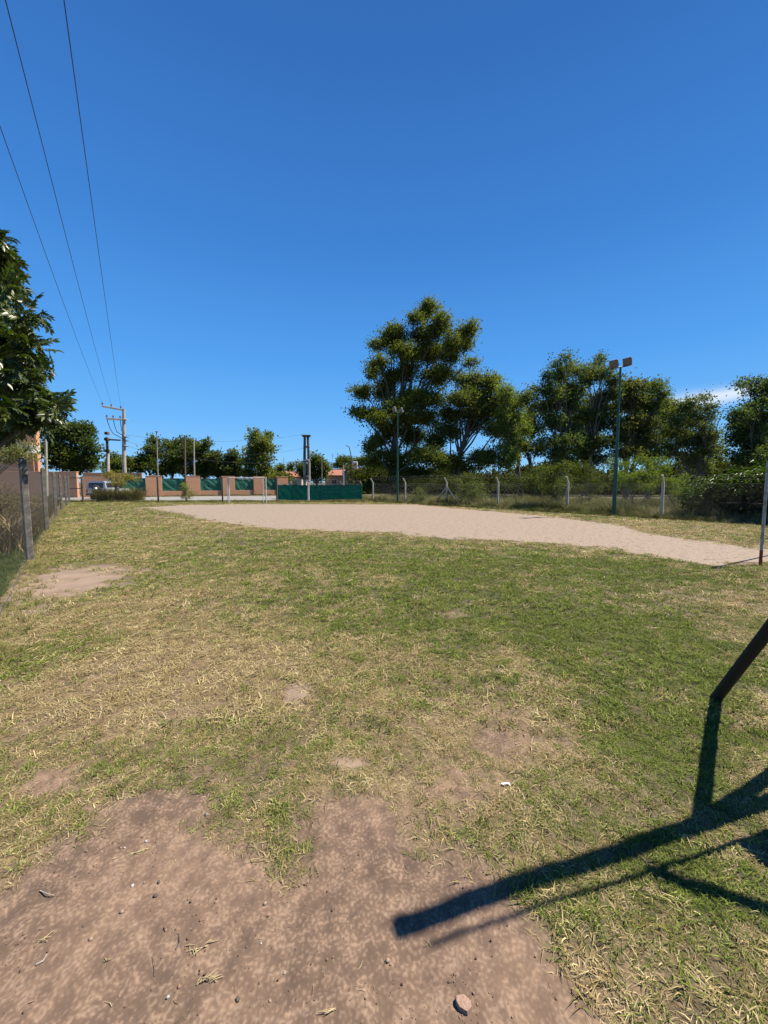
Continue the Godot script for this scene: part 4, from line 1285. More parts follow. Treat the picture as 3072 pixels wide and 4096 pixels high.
	t = thing("street_lamp", "leaning street lamp with curved arm above the red roofs", "street lamp", base)
	mb = MB.new()
	mb.tube(PackedVector3Array([Vector3.ZERO, A(1407, 1835, d) - base, A(1398, 1792, d) - base, A(1393, 1784, d) - base]), [.13, .11, .08, .07], 8)
	part("post", mb, M.lamp_body, t)
	mb = MB.new()
	mb.beam(A(1396, 1787, d) - base, A(1384, 1781, d) - base, .22, .16, .04)
	part("lamp_head", mb, M.soil_post, t)
	# posts of the neighbours' fences
	for q in [[1373, 1859, 52.0, "lone pale concrete post before the blue gabled house"]]:
		base = foot(q[0], q[2])
		mb = MB.new()
		mb.tube(PackedVector3Array([Vector3.ZERO, A(q[0], q[1], q[2]) - base - Vector3(0, .1, 0), A(q[0], q[1], q[2]) - base]), [.13, .1, .06], 8)
		single("concrete_post", mb, M.pale_post, q[3], "post", base)
	# far lines between the poles
	var hook := A(502, 1750, 45.0)
	var hook2 := A(1226, 1745, 56.0)
	var hook3 := A(1228, 1790, 56.0)
	power_line("faint cable from the concrete pole to the twin pole tops", sagged(hook + Vector3(0, .3, 0), hook2 + Vector3(0, .3, .4), .9), .012)
	power_line("faint lower cable from the concrete pole to the twin pole beam", sagged(A(502, 1765, 45.0), hook3, 1.3), .012)
	power_line("lowest faint cable from the concrete pole to the twin pole", sagged(A(503, 1785, 45.0), A(1228, 1843, 56.0), 1.0), .014)

# ------------------------------------------------------------------ walls, houses, car
func build_walls() -> void:
	# wall with green panels: runs away to the right
	var pa := W(-27.0, 0, 42.4)
	var pb := W(-14.2, 0, 49.4)
	var t := thing("brick_wall", "long brick wall with broad pillars and green cloth panels", "wall", pa)
	var yaw := atan2(pb.z - pa.z, pb.x - pa.x) * -1.0
	var ax := (pb - pa).normalized()
	# pillars by the pixel columns of their edges
	var cols := [[584, 648], [744, 801], [886, 939], [1014, 1056], [1110, 1150]]
	var at := func(px: float) -> float:         # distance along the wall under a pixel column
		var r := ray(px, 1950)
		var k := r.x / -r.z
		# pa.x + ax.x*s = k * (-pa.z - ax.z*s)
		return (k * -pa.z - pa.x) / (ax.x + k * ax.z)
	var first: float = at.call(436)
	var prev := first
	var n := 0
	for c in cols:
		var s0: float = at.call(c[0])
		var s1: float = at.call(c[1])
		var h := 2.3
		var mb := MB.new()
		mb.box(ax * (s0 + s1) * .5 + Vector3(0, h * .5, 0), Vector3(s1 - s0, h, .5), yaw, .01)
		part("pillar", mb, M.brick, t)
		mb = MB.new()
		mb.box(ax * (s0 + s1) * .5 + Vector3(0, h + .03, 0), Vector3(s1 - s0 + .04, .06, .54), yaw, .008)
		part("coping", mb, M.brick, t)
		mb = MB.new()
		mb.box(ax * (prev + s0) * .5 + Vector3(0, .31, 0) + Vector3(-ax.z, 0, ax.x) * -.02, Vector3(s0 - prev - .006, .62, .3), yaw, .008)
		part("low_wall", mb, M.brick, t)
		var off := Vector3(-ax.z, 0, ax.x) * -.06
		part("shade_cloth", cloth_panel(ax * (prev + .03) + off, ax * (s0 - .03) + off, .68, 2.05, 30, 16, .09, 430 + n), M.cloth, t)
		for h2 in [.66, 2.06]:
			mb = MB.new()
			mb.rod(ax * prev + off + Vector3.UP * h2, ax * s0 + off + Vector3.UP * h2, .022, 6)
			part("rail", mb, M.rust, t)
		prev = s1
		n += 1
	# orange return wall behind the car and the shaded front wall to its left
	var o2 := thing("brick_wall", "sunlit orange brick wall behind the parked car", "wall", W(-32.4, 0, 41.6))
	var mb2 := MB.new()
	var e2 := W(-27.3, 0, 43.6) - W(-32.4, 0, 41.6)
	mb2.beam(Vector3(0, 1.3, 0), e2 + Vector3(0, 1.3, 0), .3, 2.6)
	part("wall_body", mb2, M.brick, o2)
	mb2 = MB.new()
	mb2.beam(Vector3(0, 2.63, 0), e2 + Vector3(0, 2.63, 0), .36, .06)
	part("coping", mb2, M.brick, o2)
	var o3 := thing("brick_wall", "plain shaded brown brick wall behind the gate", "wall", W(-32.7, 0, 41.2))
	mb2 = MB.new()
	mb2.box(Vector3(-7.0, 1.34, 0), Vector3(14.0, 2.68, .3), 0, .01)
	part("wall_body", mb2, M.brick, o3)
	mb2 = MB.new()
	mb2.box(Vector3(-7.0, 2.72, 0), Vector3(14.06, .08, .36), 0, .01)
	part("coping", mb2, M.brick, o3)
	# two-storey house at the left edge
	var x1 := A(131, 1800, 46).x
	var h1 := thing("brick_house", "brick upper storey house with pale balcony behind the near tree", "house", W(x1, 0, 46))
	mb2 = MB.new()
	mb2.box(Vector3(-4.0, 4.5, -.25), Vector3(8.0, 9.0, .5), 0, .02)
	mb2.box(Vector3(-9.0, 4.5, -2.0), Vector3(9.0, 9.0, 3.0), 0, .02)
	part("wall", mb2, M.brick, h1)
	mb2 = MB.new()
	mb2.box(Vector3(.18, 4.4, -.4), Vector3(.36, 8.8, .5), 0, .02)
	part("pilaster", mb2, M.brick, h1)
	mb2 = MB.new()
	mb2.box(Vector3(.05, 5.45, .55), Vector3(1.7, .95, 1.1), 0, .03)
	part("balcony", mb2, M.white, h1)
	for k in 2:
		mb2 = MB.new()
		mb2.box(Vector3(-2.2 - k * 2.6, 6.9, .01), Vector3(1.3, 1.3, .06), 0, .01)
		var wn := part("window", mb2, M.white, h1)
		mb2 = MB.new()
		mb2.box(Vector3(-2.2 - k * 2.6, 6.9, .035), Vector3(1.1, 1.1, .05), 0, 0)
		part("pane", mb2, M.glass_dark, wn)
	mb2 = MB.new()
	mb2.box(Vector3(-6.8, 9.06, -1.7), Vector3(13.5, .16, 3.4), 0, .02)
	part("roof", mb2, M.plaster, h1)

func house(label: String, px0: float, px1: float, y_eave: float, y_ridge: float, d: float, deep: float, wall_m: Material, gable := false) -> Node3D:
	var a := A(px0, y_eave, d)
	var b := A(px1, y_eave, d)
	var rdg := A((px0 + px1) * .5, y_ridge, d + deep * .5).y
	var c := (a + b) * .5
	var w := b.x - a.x
	var he := a.y
	var t := thing("house", label, "house", Vector3(c.x, 0, c.z))
	var mb := MB.new()
	mb.box(Vector3(0, he * .5, -deep * .5), Vector3(w, he, deep), 0, .02)
	if gable:
		mb.tri(Vector3(-w * .5, he, .0), Vector3(0, rdg, 0), Vector3(w * .5, he, 0))
		mb.tri(Vector3(-w * .5, he, -deep), Vector3(w * .5, he, -deep), Vector3(0, rdg, -deep))
	part("wall", mb, wall_m, t)
	mb = MB.new()
	var ov := .35
	if gable:
		mb.beam(Vector3(-w * .25 - .12, (he + rdg) * .5 + .05, ov), Vector3(-w * .25 - .12, (he + rdg) * .5 + .05, -deep - ov), .1, .1)
		for s in [-1.0, 1.0]:
			mb.quad(Vector3(0, rdg + .08, ov), Vector3(s * (w * .5 + ov), he - .1, ov), Vector3(s * (w * .5 + ov), he - .1, -deep - ov), Vector3(0, rdg + .08, -deep - ov))
			mb.quad(Vector3(0, rdg - .06, ov), Vector3(s * (w * .5 + ov), he - .24, ov), Vector3(s * (w * .5 + ov), he - .1, ov), Vector3(0, rdg + .08, ov))
	else:
		var x := w * .5 + ov
		mb.quad(Vector3(-x, rdg, -deep * .5), Vector3(-x, he - .12, ov), Vector3(x, he - .12, ov), Vector3(x, rdg, -deep * .5))
		mb.quad(Vector3(x, rdg, -deep * .5), Vector3(x, he - .12, -deep - ov), Vector3(-x, he - .12, -deep - ov), Vector3(-x, rdg, -deep * .5))
		mb.quad(Vector3(-x, he - .12, ov), Vector3(-x, he - .3, ov), Vector3(x, he - .3, ov), Vector3(x, he - .12, ov))
		for s in [-1.0, 1.0]:
			mb.tri(Vector3(s * x, he - .12, ov), Vector3(s * x, rdg, -deep * .5), Vector3(s * x, he - .12, -deep - ov))
	part("roof", mb, M.roof, t)
	# ridge tiles in a row
	for k in int(w / 1.2) if not gable else 0:
		mb = MB.new()
		mb.box(Vector3(-w * .5 + .6 + k * 1.2, rdg + .03, -deep * .5), Vector3(1.16, .12, .3), 0, .04)
		part("ridge_tile", mb, M.roof, t)
	var nw := maxi(1, int(w / 2.8))
	for k in nw:
		mb = MB.new()
		var x := -w * .5 + w * (k + .5) / nw
		mb.box(Vector3(x, he * .52, .02), Vector3(1.15, 1.15, .08), 0, .01)
		var f := part("window", mb, M.white, t)
		for s in [-1.0, 1.0]:
			mb = MB.new()
			mb.box(Vector3(x + s * .26, he * .52, .05), Vector3(.44, .92, .05), 0, 0)
			part("pane", mb, M.glass_dark, f)
	return t

func build_houses() -> void:
	house("small cottage with red tile roof left of the twin poles", 1152, 1206, 1905, 1886, 84, 6.0, M.plaster)
	house("long low house with red tile roof behind the green cloth", 1300, 1372, 1899, 1878, 90, 7.0, M.brick)
	house("blue grey gabled house with arched look beside the red roofs", 1376, 1412, 1889, 1874, 86, 6.0, M.blue_plaster, true)
	house("red roofed house partly hidden by the tallest tree", 1418, 1530, 1892, 1873, 92, 7.0, M.brick)
	house("pale house with pink roof seen between spreading tree and slender tree", 1940, 2010, 1918, 1906, 82, 6.0, M.plaster)
	house("pale small house glimpsed left of the red roofed cottage", 1112, 1136, 1896, 1884, 105, 6.0, M.plaster)
	# water tank on its stand
	var d := 89.0
	var base := foot(1421, d)
	var t := thing("water_tank", "white water tank raised on a dark stand above the roofs", "water tank", base)
	var mb := MB.new()
	var c := A(1421, 1855, d) - base
	mb.box(c, Vector3(1.1, .95, 1.1), 0, .12)
	part("tank", mb, M.white, t)
	mb = MB.new()
	mb.box(Vector3(c.x, (c.y - .5) * .5, c.z), Vector3(.9, c.y - .48, .9), 0, .02)
	part("stand", mb, M.plaster, t)
	# white parasols
	for q in [[1436, 1910], [1462, 1908]]:
		base = foot(q[0], 80.0)
		t = thing("parasol", "closed white garden parasol in front of the red roofed house", "parasol", base, 0, "white garden parasols")
		mb = MB.new()
		var h := A(q[0], q[1], 80).y
		mb.rod(Vector3.ZERO, Vector3(0, h, 0), .03, 6)
		part("pole", mb, M.white, t)
		mb = MB.new()
		mb.tube(PackedVector3Array([Vector3(0, h - .9, 0), Vector3(0, h - .5, 0), Vector3(0, h + .25, 0)]), [.55, .42, .05], 10)
		part("canopy", mb, M.paper, t)
	# television aerials
	for q in [[1331, 1812, 1880, 91.0, "tall roof aerial above the long low house"], [1135, 1830, 1880, 100.0, "thin aerial mast above the small distant tree"]]:
		base = A(q[0], q[2], q[3])
		base.y = 0
		t = thing("roof_aerial", q[4], "aerial", base)
		mb = MB.new()
		var top := A(q[0], q[1], q[3]).y
		mb.rod(Vector3.ZERO, Vector3(0, top, 0), .03, 6)
		part("mast", mb, M.lamp_body, t)
		mb = MB.new()
		mb.rod(Vector3(-.5, top - .5, 0), Vector3(.5, top - .5, 0), .02, 4)
		part("element", mb, M.lamp_body, t)
		mb = MB.new()
		mb.rod(Vector3(-.35, top - .9, 0), Vector3(.35, top - .9, 0), .02, 4)
		part("element", mb, M.lamp_body, t)

func build_car() -> void:
	var p := G(386, 1997.5)
	var t := thing("parked_car", "silver four wheel drive car with spare wheel on its rear door", "car", p, .12)
	# rear faces the camera (+z); length runs to -z
	var mb := MB.new()
	var w := .88
	var sec := [[0.0, .42, 1.0], [-.05, .36, 1.02], [-3.0, .36, 1.02], [-4.1, .4, .95], [-4.25, .5, .8]]
	for k in sec.size() - 1:
		var a = sec[k]
		var b = sec[k + 1]
		for s in [-1.0, 1.0]:
			mb.quad(Vector3(s * w, a[1], a[0]), Vector3(s * w, a[2], a[0]), Vector3(s * w, b[2], b[0]), Vector3(s * w, b[1], b[0]))
		mb.quad(Vector3(-w, a[2], a[0]), Vector3(w, a[2], a[0]), Vector3(w, b[2], b[0]), Vector3(-w, b[2], b[0]))
		mb.quad(Vector3(-w, a[1], a[0]), Vector3(-w, b[1], b[0]), Vector3(w, b[1], b[0]), Vector3(w, a[1], a[0]))
	mb.quad(Vector3(-w, .42, 0), Vector3(-w, 1.0, 0), Vector3(w, 1.0, 0), Vector3(w, .42, 0))
	mb.quad(Vector3(-w, .5, -4.25), Vector3(w, .5, -4.25), Vector3(w, .8, -4.25), Vector3(-w, .8, -4.25))
	# greenhouse with rounded roof
	var g := [[-.86, 1.0], [-.76, 1.55], [-.68, 1.68], [-.5, 1.745], [.5, 1.745], [.68, 1.68], [.76, 1.55], [.86, 1.0]]
	for k in g.size() - 1:
		var a = g[k]
		var b = g[k + 1]
		mb.quad(Vector3(a[0], a[1], -.02 - (a[1] - 1) * .16), Vector3(b[0], b[1], -.02 - (b[1] - 1) * .16), Vector3(b[0] * .97, b[1] - .01, -2.6 + (b[1] - 1) * .7), Vector3(a[0] * .97, a[1], -2.6 + (a[1] - 1) * .7))
	for k in range(1, g.size() - 1):
		mb.tri(Vector3(g[0][0], g[0][1], -.02), Vector3(g[k][0], g[k][1], -.02 - (g[k][1] - 1) * .16), Vector3(g[k + 1][0], g[k + 1][1], -.02 - (g[k + 1][1] - 1) * .16))
	part("body", mb, M.paint, t)
	mb = MB.new()
	mb.boxt(Transform3D(Basis(Vector3.RIGHT, -.16), Vector3(0, 1.34, -.06)), Vector3(1.3, .5, .03), .01)
	part("rear_window", mb, M.glass_dark, t)
	for s in [-1.0, 1.0]:
		mb = MB.new()
		mb.boxt(Transform3D(Basis(Vector3(0, 0, 1), s * .17), Vector3(s * .815, 1.34, -1.15)), Vector3(.03, .42, 1.8), .01)
		part("side_window", mb, M.glass_dark, t)
		mb = MB.new()
		mb.box(Vector3(s * .78, .82, .005), Vector3(.14, .3, .05), 0, .015)
		part("tail_light", mb, M.tail, t)
		mb = MB.new()
		mb.box(Vector3(s * 1.0, 1.1, -2.2), Vector3(.2, .16, .1), 0, .03)
		part("mirror", mb, M.plastic, t)
		for z in [-.85, -3.4]:
			mb = MB.new()
			mb.tube(PackedVector3Array([Vector3(s * .66, .36, z), Vector3(s * .7, .36, z), Vector3(s * .87, .36, z), Vector3(s * .9, .36, z)]), [.3, .36, .36, .3], 18)
			var wh := part("wheel", mb, M.rubber, t)
			mb = MB.new()
			mb.rod(Vector3(s * .88, .36, z), Vector3(s * .91, .36, z), .2, 14)
			part("rim", mb, M.steel, wh)
	mb = MB.new()
	mb.box(Vector3(0, .48, .06), Vector3(1.72, .2, .16), 0, .04)
	part("bumper", mb, M.plastic, t)
	mb = MB.new()
	mb.tube(PackedVector3Array([Vector3(.08, .98, .02), Vector3(.08, .98, .06), Vector3(.08, .98, .2), Vector3(.08, .98, .24)]), [.28, .34, .34, .27], 22)
	var sw := part("spare_wheel", mb, M.rubber, t)
	mb = MB.new()
	mb.tube(PackedVector3Array([Vector3(.08, .98, .2), Vector3(.08, .98, .25), Vector3(.08, .98, .26)]), [.22, .2, .08], 18)
	part("rim", mb, M.steel, sw)
	mb = MB.new()
	mb.box(Vector3(-.5, .66, .03), Vector3(.4, .13, .02), 0, .004)
	part("number_plate", mb, M.white, t)

# ------------------------------------------------------------------ growth beyond the fences, small things
func build_growth() -> void:
	var tall := tuft(501, 22, .16, .22, .62, .006, .55)
	var low := tuft(502, 20, .12, .08, .26, .005, .9)
	# beyond the right fence: line from (-0.9, 32.4) to (12.4, 17.1)
	weeds("weeds", "tall rank weeds and grass filling the plot behind the right fence", func(r: RandomNumberGenerator):
		var s := r.randf_range(-.15, 1.5)
		var off := .35 + pow(r.randf(), 1.6) * 14.0
		return W(-.9 + 13.3 * s + .755 * off, 0, 32.4 - 15.3 * s + .656 * off), 12000, tall, Color(.1, .115, .035), Color(.18, .19, .07), Color(.4, .34, .2), .42, .6, 1.25, 31)
	weeds("fence_weeds", "low weeds growing along the foot of the right fence", func(r: RandomNumberGenerator):
		var s := r.randf_range(-.1, 1.3)
		var off := r.randfn() * .22
		return W(-.9 + 13.3 * s + .755 * off, 0, 32.4 - 15.3 * s + .656 * off), 2600, low, Color(.08, .1, .025), Color(.15, .16, .05), Color(.36, .3, .16), .35, .6, 1.2, 32)
	# beyond the left fence
	weeds("dry_weeds", "brown and green weeds behind the left wire fence", func(r: RandomNumberGenerator):
		var s := r.randf_range(-.6, 3.6)
		var off := .35 + pow(r.randf(), 1.3) * 4.5
		if s < .15: return Vector3(0, -9, 0)
		return W(-7.24 - 4.09 * s - .78 * off, 0, 7.76 + 5.08 * s - .62 * off), 14000, tall, Color(.06, .065, .02), Color(.12, .11, .04), Color(.24, .175, .095), .6, 1.0, 1.75, 33)
	weeds("verge_grass", "lush green grass on the far side of the left fence", func(r: RandomNumberGenerator):
		var s := r.randf_range(-.95, 1.2)
		var off := .12 + pow(r.randf(), 1.3) * 5.0
		return W(-7.24 - 4.09 * s - .78 * off, 0, 7.76 + 5.08 * s - .62 * off), 16000, low, Color(.045, .075, .012), Color(.085, .12, .025), Color(.24, .2, .1), .12, .3, .7, 34, "grass")
	weeds("fence_foot_grass", "straw yellow grass fringe along the foot of the left fence", func(r: RandomNumberGenerator):
		var s := r.randf_range(-.9, 5.0)
		var off := -.1 + r.randfn() * .16
		return W(-7.24 - 4.09 * s - .78 * off, 0, 7.76 + 5.08 * s - .62 * off), 3200, low, Color(.11, .13, .035), Color(.2, .2, .07), Color(.4, .32, .16), .6, .12, .4, 35, "grass")
	# verge along the road, end of the field
	weeds("road_verge", "scrubby grass verge between the lawn and the pale road", func(r: RandomNumberGenerator):
		return W(r.randf_range(-27, -1), 0, 31.8 + r.randfn() * .5), 2600, low, Color(.08, .1, .03), Color(.15, .16, .05), Color(.36, .3, .16), .45, .5, 1.0, 36, "grass")
	weeds("wall_foot_weeds", "thin weeds along the foot of the brick wall", func(r: RandomNumberGenerator):
		var s := r.randf()
		return W(-27.0 + 12.8 * s, 0, 42.0 + 7 * s + r.randfn() * .15), 700, low, Color(.08, .1, .03), Color(.15, .16, .05), Color(.36, .3, .16), .4, .6, 1.1, 37)
	# a far wood closes the view behind the tree row
	var rf := RandomNumberGenerator.new(); rf.seed = 58
	var fx := []
	var fc := PackedColorArray()
	for k in 9000:
		var x := rf.randf_range(-5, 78)
		var top := 3.1 + 2.6 * n1.get_noise_2d(x * .35, 7.0) + 1.2 * n2.get_noise_2d(x * .4, 3.0)
		var p := W(x, rf.randf() * top, 58.0 + rf.randfn() * 2.5 - x * .12)
		var sz := rf.randf_range(.9, 1.6)
		fx.append(Transform3D(Basis(Vector3(rf.randfn(), rf.randfn(), rf.randfn()).normalized(), rf.randf() * TAU).scaled(Vector3.ONE * sz), p))
		fc.append(Color(.03, .042, .012).lerp(Color(.08, .092, .024), rf.randf()))
	tag(copies("distant_wood", M.cl_c, M.leaf, fx, fc, self), "dark distant undergrowth closing the view behind the tree trunks", "undergrowth", "", "stuff")
	# ornamental grass clump by the car
	var cb := tuft(505, 60, .3, .7, 1.25, .012, .8)
	var t := thing("ornamental_grass", "large arching ornamental grass clump beside the parked car", "plant", foot(470, 32.4))
	var r2 := RandomNumberGenerator.new(); r2.seed = 55
	var xf := []
	var cs := PackedColorArray()
	for k in 46:
		var p := Vector3(r2.randf_range(-1.65, 1.75), 0, r2.randfn() * .35)
		var s := r2.randf_range(.8, 1.3)
		xf.append(Transform3D(Basis(Vector3.UP, r2.randf() * TAU).scaled(Vector3(s, s, s)), p))
		cs.append(Color(.085, .09, .02).lerp(Color(.2, .18, .05), r2.randf()))
	copies("blades", cb, M.blade, xf, cs, t).set_meta("kind", "stuff")
	# cane thicket at the right edge
	var cane := MB.new()
	var rc := RandomNumberGenerator.new(); rc.seed = 66
	cane.col = Color(.9, .9, .6)
	cane.tube(PackedVector3Array([Vector3.ZERO, Vector3(.05, 1.1, 0), Vector3(.18, 2.0, .03), Vector3(.4, 2.5, .05)]), [.012, .011, .008, .004], 5, false)
	for k in 30:
		var h := .2 + 2.2 * k / 30.0
		var p := Vector3(.05 * h + (maxf(h - 1.6, 0) * .25), h, 0)
		var dir := Vector3(1, .45, 0).rotated(Vector3.UP, rc.randf() * TAU).normalized()
		var l := rc.randf_range(.3, .55)
		var sd := dir.cross(Vector3.UP).normalized() * .024
		var m := p + dir * l * .5
		var e := p + dir * l - Vector3.UP * l * .5
		var v := rc.randf_range(.75, 1.25)
		cane.col = Color(v, v, v)
		var nn := Vector3(0, 1, 0).slerp(dir, .3)
		var i0 := cane.vert(p, nn); cane.vert(m + sd, nn); cane.vert(e, nn); cane.vert(m - sd, nn)
		cane.face(i0, i0 + 1, i0 + 2); cane.face(i0, i0 + 2, i0 + 3)
	t = thing("cane_thicket", "dense dark green cane thicket behind the near goal post", "plant", W(14.6, 0, 15.4))
	xf = []
	cs = PackedColorArray()
	for k in 520:
		var s := rc.randf()
		var p := W(13.2, 0, 16.9).lerp(W(18.2, 0, 11.4), s) + Vector3(.755, 0, -.656) * (rc.randf() * 2.6 + .1) + Vector3(rc.randfn(), 0, rc.randfn()) * .1
		var g := rc.randf_range(.62, 1.0) * (.75 + .35 * smoothstep(0.0, .45, s))
		xf.append(Transform3D(Basis(Vector3.UP, rc.randf() * TAU) * Basis(Vector3.RIGHT, rc.randfn() * .08) * Basis.from_scale(Vector3(g, g, g)), p - t.position))
		cs.append(Color(.03, .06, .014).lerp(Color(.085, .13, .03), rc.randf()))
	var cn := copies("canes", cane.mesh(), M.gloss_leaf, xf, cs, t)
	cn.set_meta("kind", "stuff")

func pebble_mesh(sd: int, size: Vector3) -> MB:
	var mb := MB.new()
	var r := RandomNumberGenerator.new(); r.seed = sd
	var f := FastNoiseLite.new(); f.seed = sd; f.frequency = .9
	var rings := 6
	var segs := 9
	for j in rings + 1:
		var ph := PI * j / rings
		for s in segs + 1:
			var th := TAU * (s % segs) / segs
			var n := Vector3(sin(ph) * cos(th), cos(ph), sin(ph) * sin(th))
			var k := 1.0 + f.get_noise_3dv(n * 1.5) * .55
			mb.vert(n * size * .5 * k, n)
	for j in rings:
		for s in segs:
			var a := j * (segs + 1) + s
			mb.face(a, a + 1, a + segs + 1); mb.face(a + 1, a + segs + 2, a + segs + 1)
	return mb

func build_small_things() -> void:
	var on := func(px: float, py: float) -> Vector3:
		var g := G(px, py)
		g.y = gh(g.x, -g.z)
		return g
	# zoom 8 frame: x = zx * .9644, y = 2400 + zy * .9644
	var list := [[549, 1180, .02, "pale grey"], [597, 1165, .015, "grey"], [658, 1168, .021, "dark"], [645, 1222, .026, "dark"], [372, 1138, .015, "dark"], [1099, 1262, .021, "tan"], [743, 1612, .018, "brown"], [1180, 1545, .018, "tan"], [985, 1655, .02, "dark"], [495, 1640, .013, "brown"], [605, 998, .018, "pale grey"], [857, 884, .03, "grey"], [505, 1290, .02, "tan"], [345, 1352, .012, "dark"], [1608, 1500, .022, "tan"], [1083, 1435, .01, "pale grey"], [376, 1405, .02, "tan"], [1120, 1665, .014, "tan"], [697, 1655, .014, "pale grey"], [517, 1030, .013, "pale grey"]]
	var tone := {"pale grey": mat(lin(.34, .33, .31), .9), "grey": mat(lin(.15, .135, .125), .9), "dark": mat(lin(.07, .06, .055), .9), "tan": mat(lin(.25, .18, .13), .9), "brown": mat(lin(.2, .12, .075), .9)}
	var k := 0
	for q in list:
		var s: float = q[2] * .62
		var p: Vector3 = on.call(q[0] * .9644, 2400 + q[1] * .9644)
		var o := single("pebble", pebble_mesh(600 + k, Vector3(s, s * .7, s * 1.2)), tone[q[3]], "small %s pebble lying on the trodden earth" % q[3], "pebble", p + Vector3.UP * s * .18, "%s pebbles on the trodden earth" % q[3])
		o.rotation.y = k * 1.7
		k += 1
	# brick fragment: an irregular flat chip
	var bb := MB.new()
	var out := [Vector2(-.028, -.04), Vector2(.006, -.044), Vector2(.03, -.012), Vector2(.027, .018), Vector2(.008, .042), Vector2(-.02, .02), Vector2(-.03, -.01)]
	for j in out.size():
		var a: Vector2 = out[j]
		var b: Vector2 = out[(j + 1) % out.size()]
		bb.quad(Vector3(a.x, 0, a.y), Vector3(a.x * .9, .02, a.y * .9), Vector3(b.x * .9, .02, b.y * .9), Vector3(b.x, 0, b.y))
		bb.tri(Vector3(0, .022, 0), Vector3(b.x * .9, .02, b.y * .9), Vector3(a.x * .9, .02, a.y * .9))
	single("brick_fragment", bb, M.brick_bit, "broken pinkish brick chip lying on the trodden earth", "brick fragment", on.call(1856, 4030)).scale = Vector3(.82, .7, .5)
	# white scrap of paper in the grass
	var pb := MB.new()
	pb.quad(Vector3(-.03, .012, -.012), Vector3(-.02, .02, .012), Vector3(.012, .03, .014), Vector3(.008, .016, -.014))
	pb.quad(Vector3(.008, .016, -.014), Vector3(.012, .03, .014), Vector3(.034, .014, .018), Vector3(.03, .022, -.004))
	single("paper_scrap", pb, M.paper, "crumpled white scrap of paper in the dry grass", "litter", on.call(2021, 3142)).scale = Vector3.ONE * .75
	# sticks and dead stalks
	var sticks := [[[730, 1450], [742, 1385], .003, "thin dark blue grey stalk on the bare earth", M.plastic], [[150, 1512], [195, 1470], .006, "pale split stick lying on the bare earth", M.stone], [[640, 1560], [632, 1480], .0022, "thin brown straight twig on the bare earth", M.wood], [[1272, 1670], [1300, 1600], .0022, "pale bent stalk near the brick chip", M.brick_bit], [[390, 1060], [500, 970], .0022, "long pale dead stalk at the grass edge", M.brick_bit], [[120, 1680], [160, 1640], .0025, "short pale forked twig at the edge of the earth", M.brick_bit], [[165, 1208], [225, 1230], .004, "flat pale stick beside the dry grass edge", M.stone]]
	for q in sticks:
		var a: Vector3 = on.call(q[0][0] * .9644, 2400 + q[0][1] * .9644)
		var b: Vector3 = on.call(q[1][0] * .9644, 2400 + q[1][1] * .9644)
		var mb := MB.new()
		var m := (a + b) * .5 + Vector3(.01, .006, .006)
		mb.tube(PackedVector3Array([Vector3(0, .003, 0), m - a, b - a + Vector3(0, .004, 0)]), [q[2] * .55, q[2] * .5, q[2] * .3], 6)
		single("dry_stick", mb, q[4], q[3], "stick", a, "sticks on the trodden earth")
	# pulled-up straw lying in small piles
	var rs := RandomNumberGenerator.new(); rs.seed = 88
	var pm := mat(lin(.36, .29, .15), .85)
	for q in [[[780, 1440], [812, 1472], [880, 1420], 16, "hooked wisp of uprooted straw on the earth"], [[820, 1590], [865, 1572], [912, 1578], 16, "pale straw wisp below the hooked one"], [[540, 1062], [575, 1045], [605, 1030], 14, "yellow straw wisp at the grass edge"], [[425, 1480], [438, 1502], [462, 1492], 3, "tiny curled straw alone on the earth"], [[1345, 1725], [1363, 1720], [1380, 1712], 6, "small pale straw wisp near the brick chip"], [[160, 1418], [185, 1408], [225, 1378], 5, "thin straw wisp beside the tan pebble"]]:
		var c := []
		for e in 3: c.append(on.call(q[e][0] * .9644, 2400 + q[e][1] * .9644))
		var mb := MB.new()
		for k2 in q[3]:
			var u := rs.randf()
			var at: Vector3 = c[0].lerp(c[1], u * 2) if u < .5 else c[1].lerp(c[2], u * 2 - 1)
			var dir: Vector3 = ((c[1] - c[0]) if u < .5 else (c[2] - c[1])).normalized().rotated(Vector3.UP, rs.randfn() * .45) * rs.randf_range(.008, .022)
			at += Vector3(rs.randfn() * .003, .002 + rs.randf() * .006, rs.randfn() * .003) - c[0]
			mb.tube(PackedVector3Array([at - dir, at + Vector3(0, .002, 0), at + dir]), [.0008, .0013, .0006], 4)
		single("straw_wisp", mb, pm, q[4], "straw", c[0], "uprooted straw on the earth")

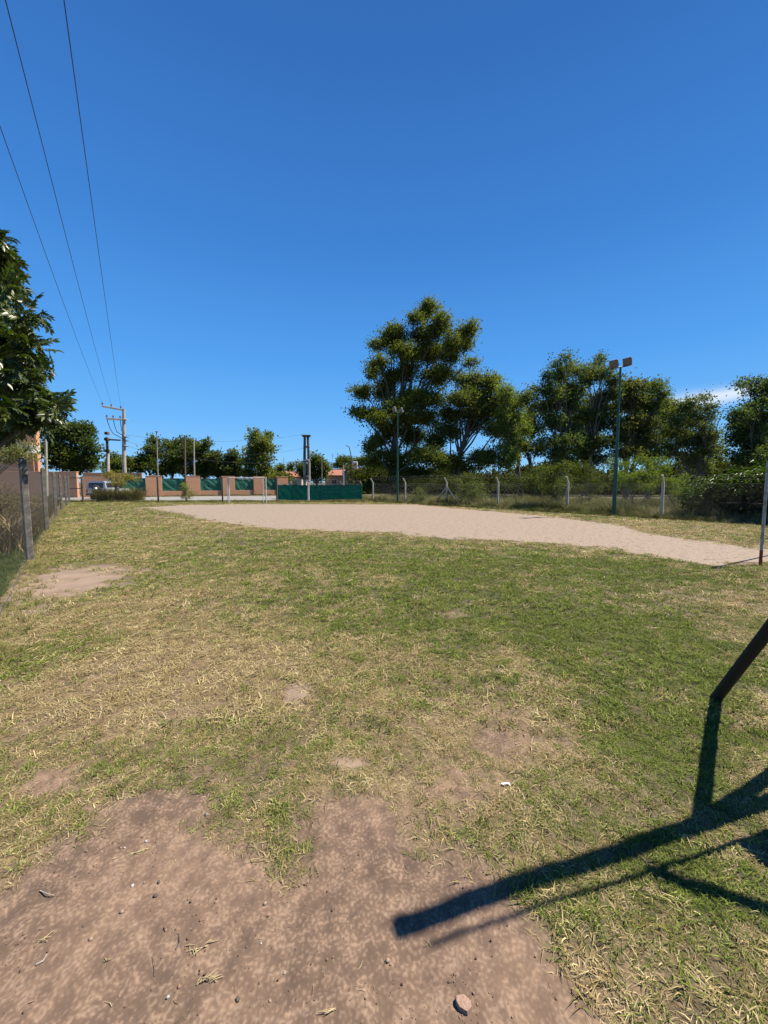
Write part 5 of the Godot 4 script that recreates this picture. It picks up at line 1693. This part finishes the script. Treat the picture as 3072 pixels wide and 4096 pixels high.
# ------------------------------------------------------------------ sky
func sky_image() -> Image:
	var w := 2048
	var h := 1024
	var im := Image.create(w, h, false, Image.FORMAT_RGBF)
	var stops := [[-1.0, Color(.2, .17, .13)], [-.02, Color(.3, .42, .5)], [0.0, Color(.36, .69, 1.0)], [.06, Color(.26, .6, 1.0)], [.14, Color(.165, .49, .98)], [.28, Color(.095, .365, .88)], [.48, Color(.056, .24, .68)], [.72, Color(.037, .16, .5)], [1.0, Color(.03, .12, .4)]]
	var f := FastNoiseLite.new(); f.seed = 91; f.frequency = .02; f.fractal_octaves = 5
	var cdir := ray(2850, 1590).normalized()
	var caz := atan2(cdir.x, -cdir.z)
	var cel := asin(cdir.y)
	for y in h:
		var el := (.5 - (y + .5) / h) * PI
		var s := sin(el)
		var c: Color = stops[0][1]
		for k in stops.size() - 1:
			if s >= stops[k][0] and s <= stops[k + 1][0]:
				c = stops[k][1].lerp(stops[k + 1][1], (s - stops[k][0]) / (stops[k + 1][0] - stops[k][0]))
		for x in w:
			var q := c
			if absf(el - cel) < .12:
				var az := wrapf((x + .5) / w * TAU, -PI, PI)
				var da := (az - caz)
				if absf(da) < .3:
					var u := da / .1
					var v := (el - cel - .006 * u) / .016
					var n := f.get_noise_2d(da * 260, (el - cel) * 900)
					var taper := 1.0 - .45 * u
					var m := exp(-u * u * (2.0 if u > 0 else .8)) * exp(-v * v / maxf(.25, taper * .8) * 1.2) * clampf(.9 + n * 1.1, 0, 1.4)
					q = q.lerp(Color(.9, .95, 1.0), clampf(m, 0, .85))
			im.set_pixel(x, y, q * .475)
	return im

# ------------------------------------------------------------------ scene
func _ready() -> void:
	var pitch := atan(118.0 / F)
	pc = cos(pitch); ps = sin(pitch)
	rng.seed = 1
	var cam := Camera3D.new()
	cam.name = "camera"
	cam.fov = rad_to_deg(2 * atan(2048.0 / F))
	cam.near = .05; cam.far = 3000
	add_child(cam)
	cam.position = Vector3(0, EYE, 0)
	cam.rotation.x = -pitch
	cam.current = true
	var env := Environment.new()
	env.background_mode = Environment.BG_SKY
	var sky := Sky.new()
	var sm := PanoramaSkyMaterial.new()
	sm.panorama = ImageTexture.create_from_image(sky_image())
	sky.sky_material = sm
	env.sky = sky
	env.tonemap_mode = Environment.TONE_MAPPER_LINEAR
	env.tonemap_exposure = 2.1
	env.sdfgi_enabled = true; env.ssao_enabled = true; env.ssil_enabled = true
	var we := WorldEnvironment.new()
	we.name = "world_environment"
	we.environment = env
	add_child(we)
	var sun := DirectionalLight3D.new()
	sun.name = "sun"
	sun.light_energy = 1.6
	sun.light_color = Color(1.0, .96, .9)
	sun.light_angular_distance = .53
	sun.shadow_enabled = true
	add_child(sun)
	sun.look_at_from_position(Vector3.ZERO, Vector3(SH.x, -1.0, -SH.y), Vector3.UP)
	lay_out_lawn()
	make_materials()
	print("ground"); build_ground()
	print("walls"); build_walls(); build_houses(); build_poles()
	print("fences"); build_left_fence(); build_right_fence(); build_end_fence()
	build_goals(); build_floodlights(); build_play_frame(); build_car()
	print("trees"); build_trees()
	print("growth"); build_growth()
	print("grass"); build_grass()
	build_small_things()
	print("done")
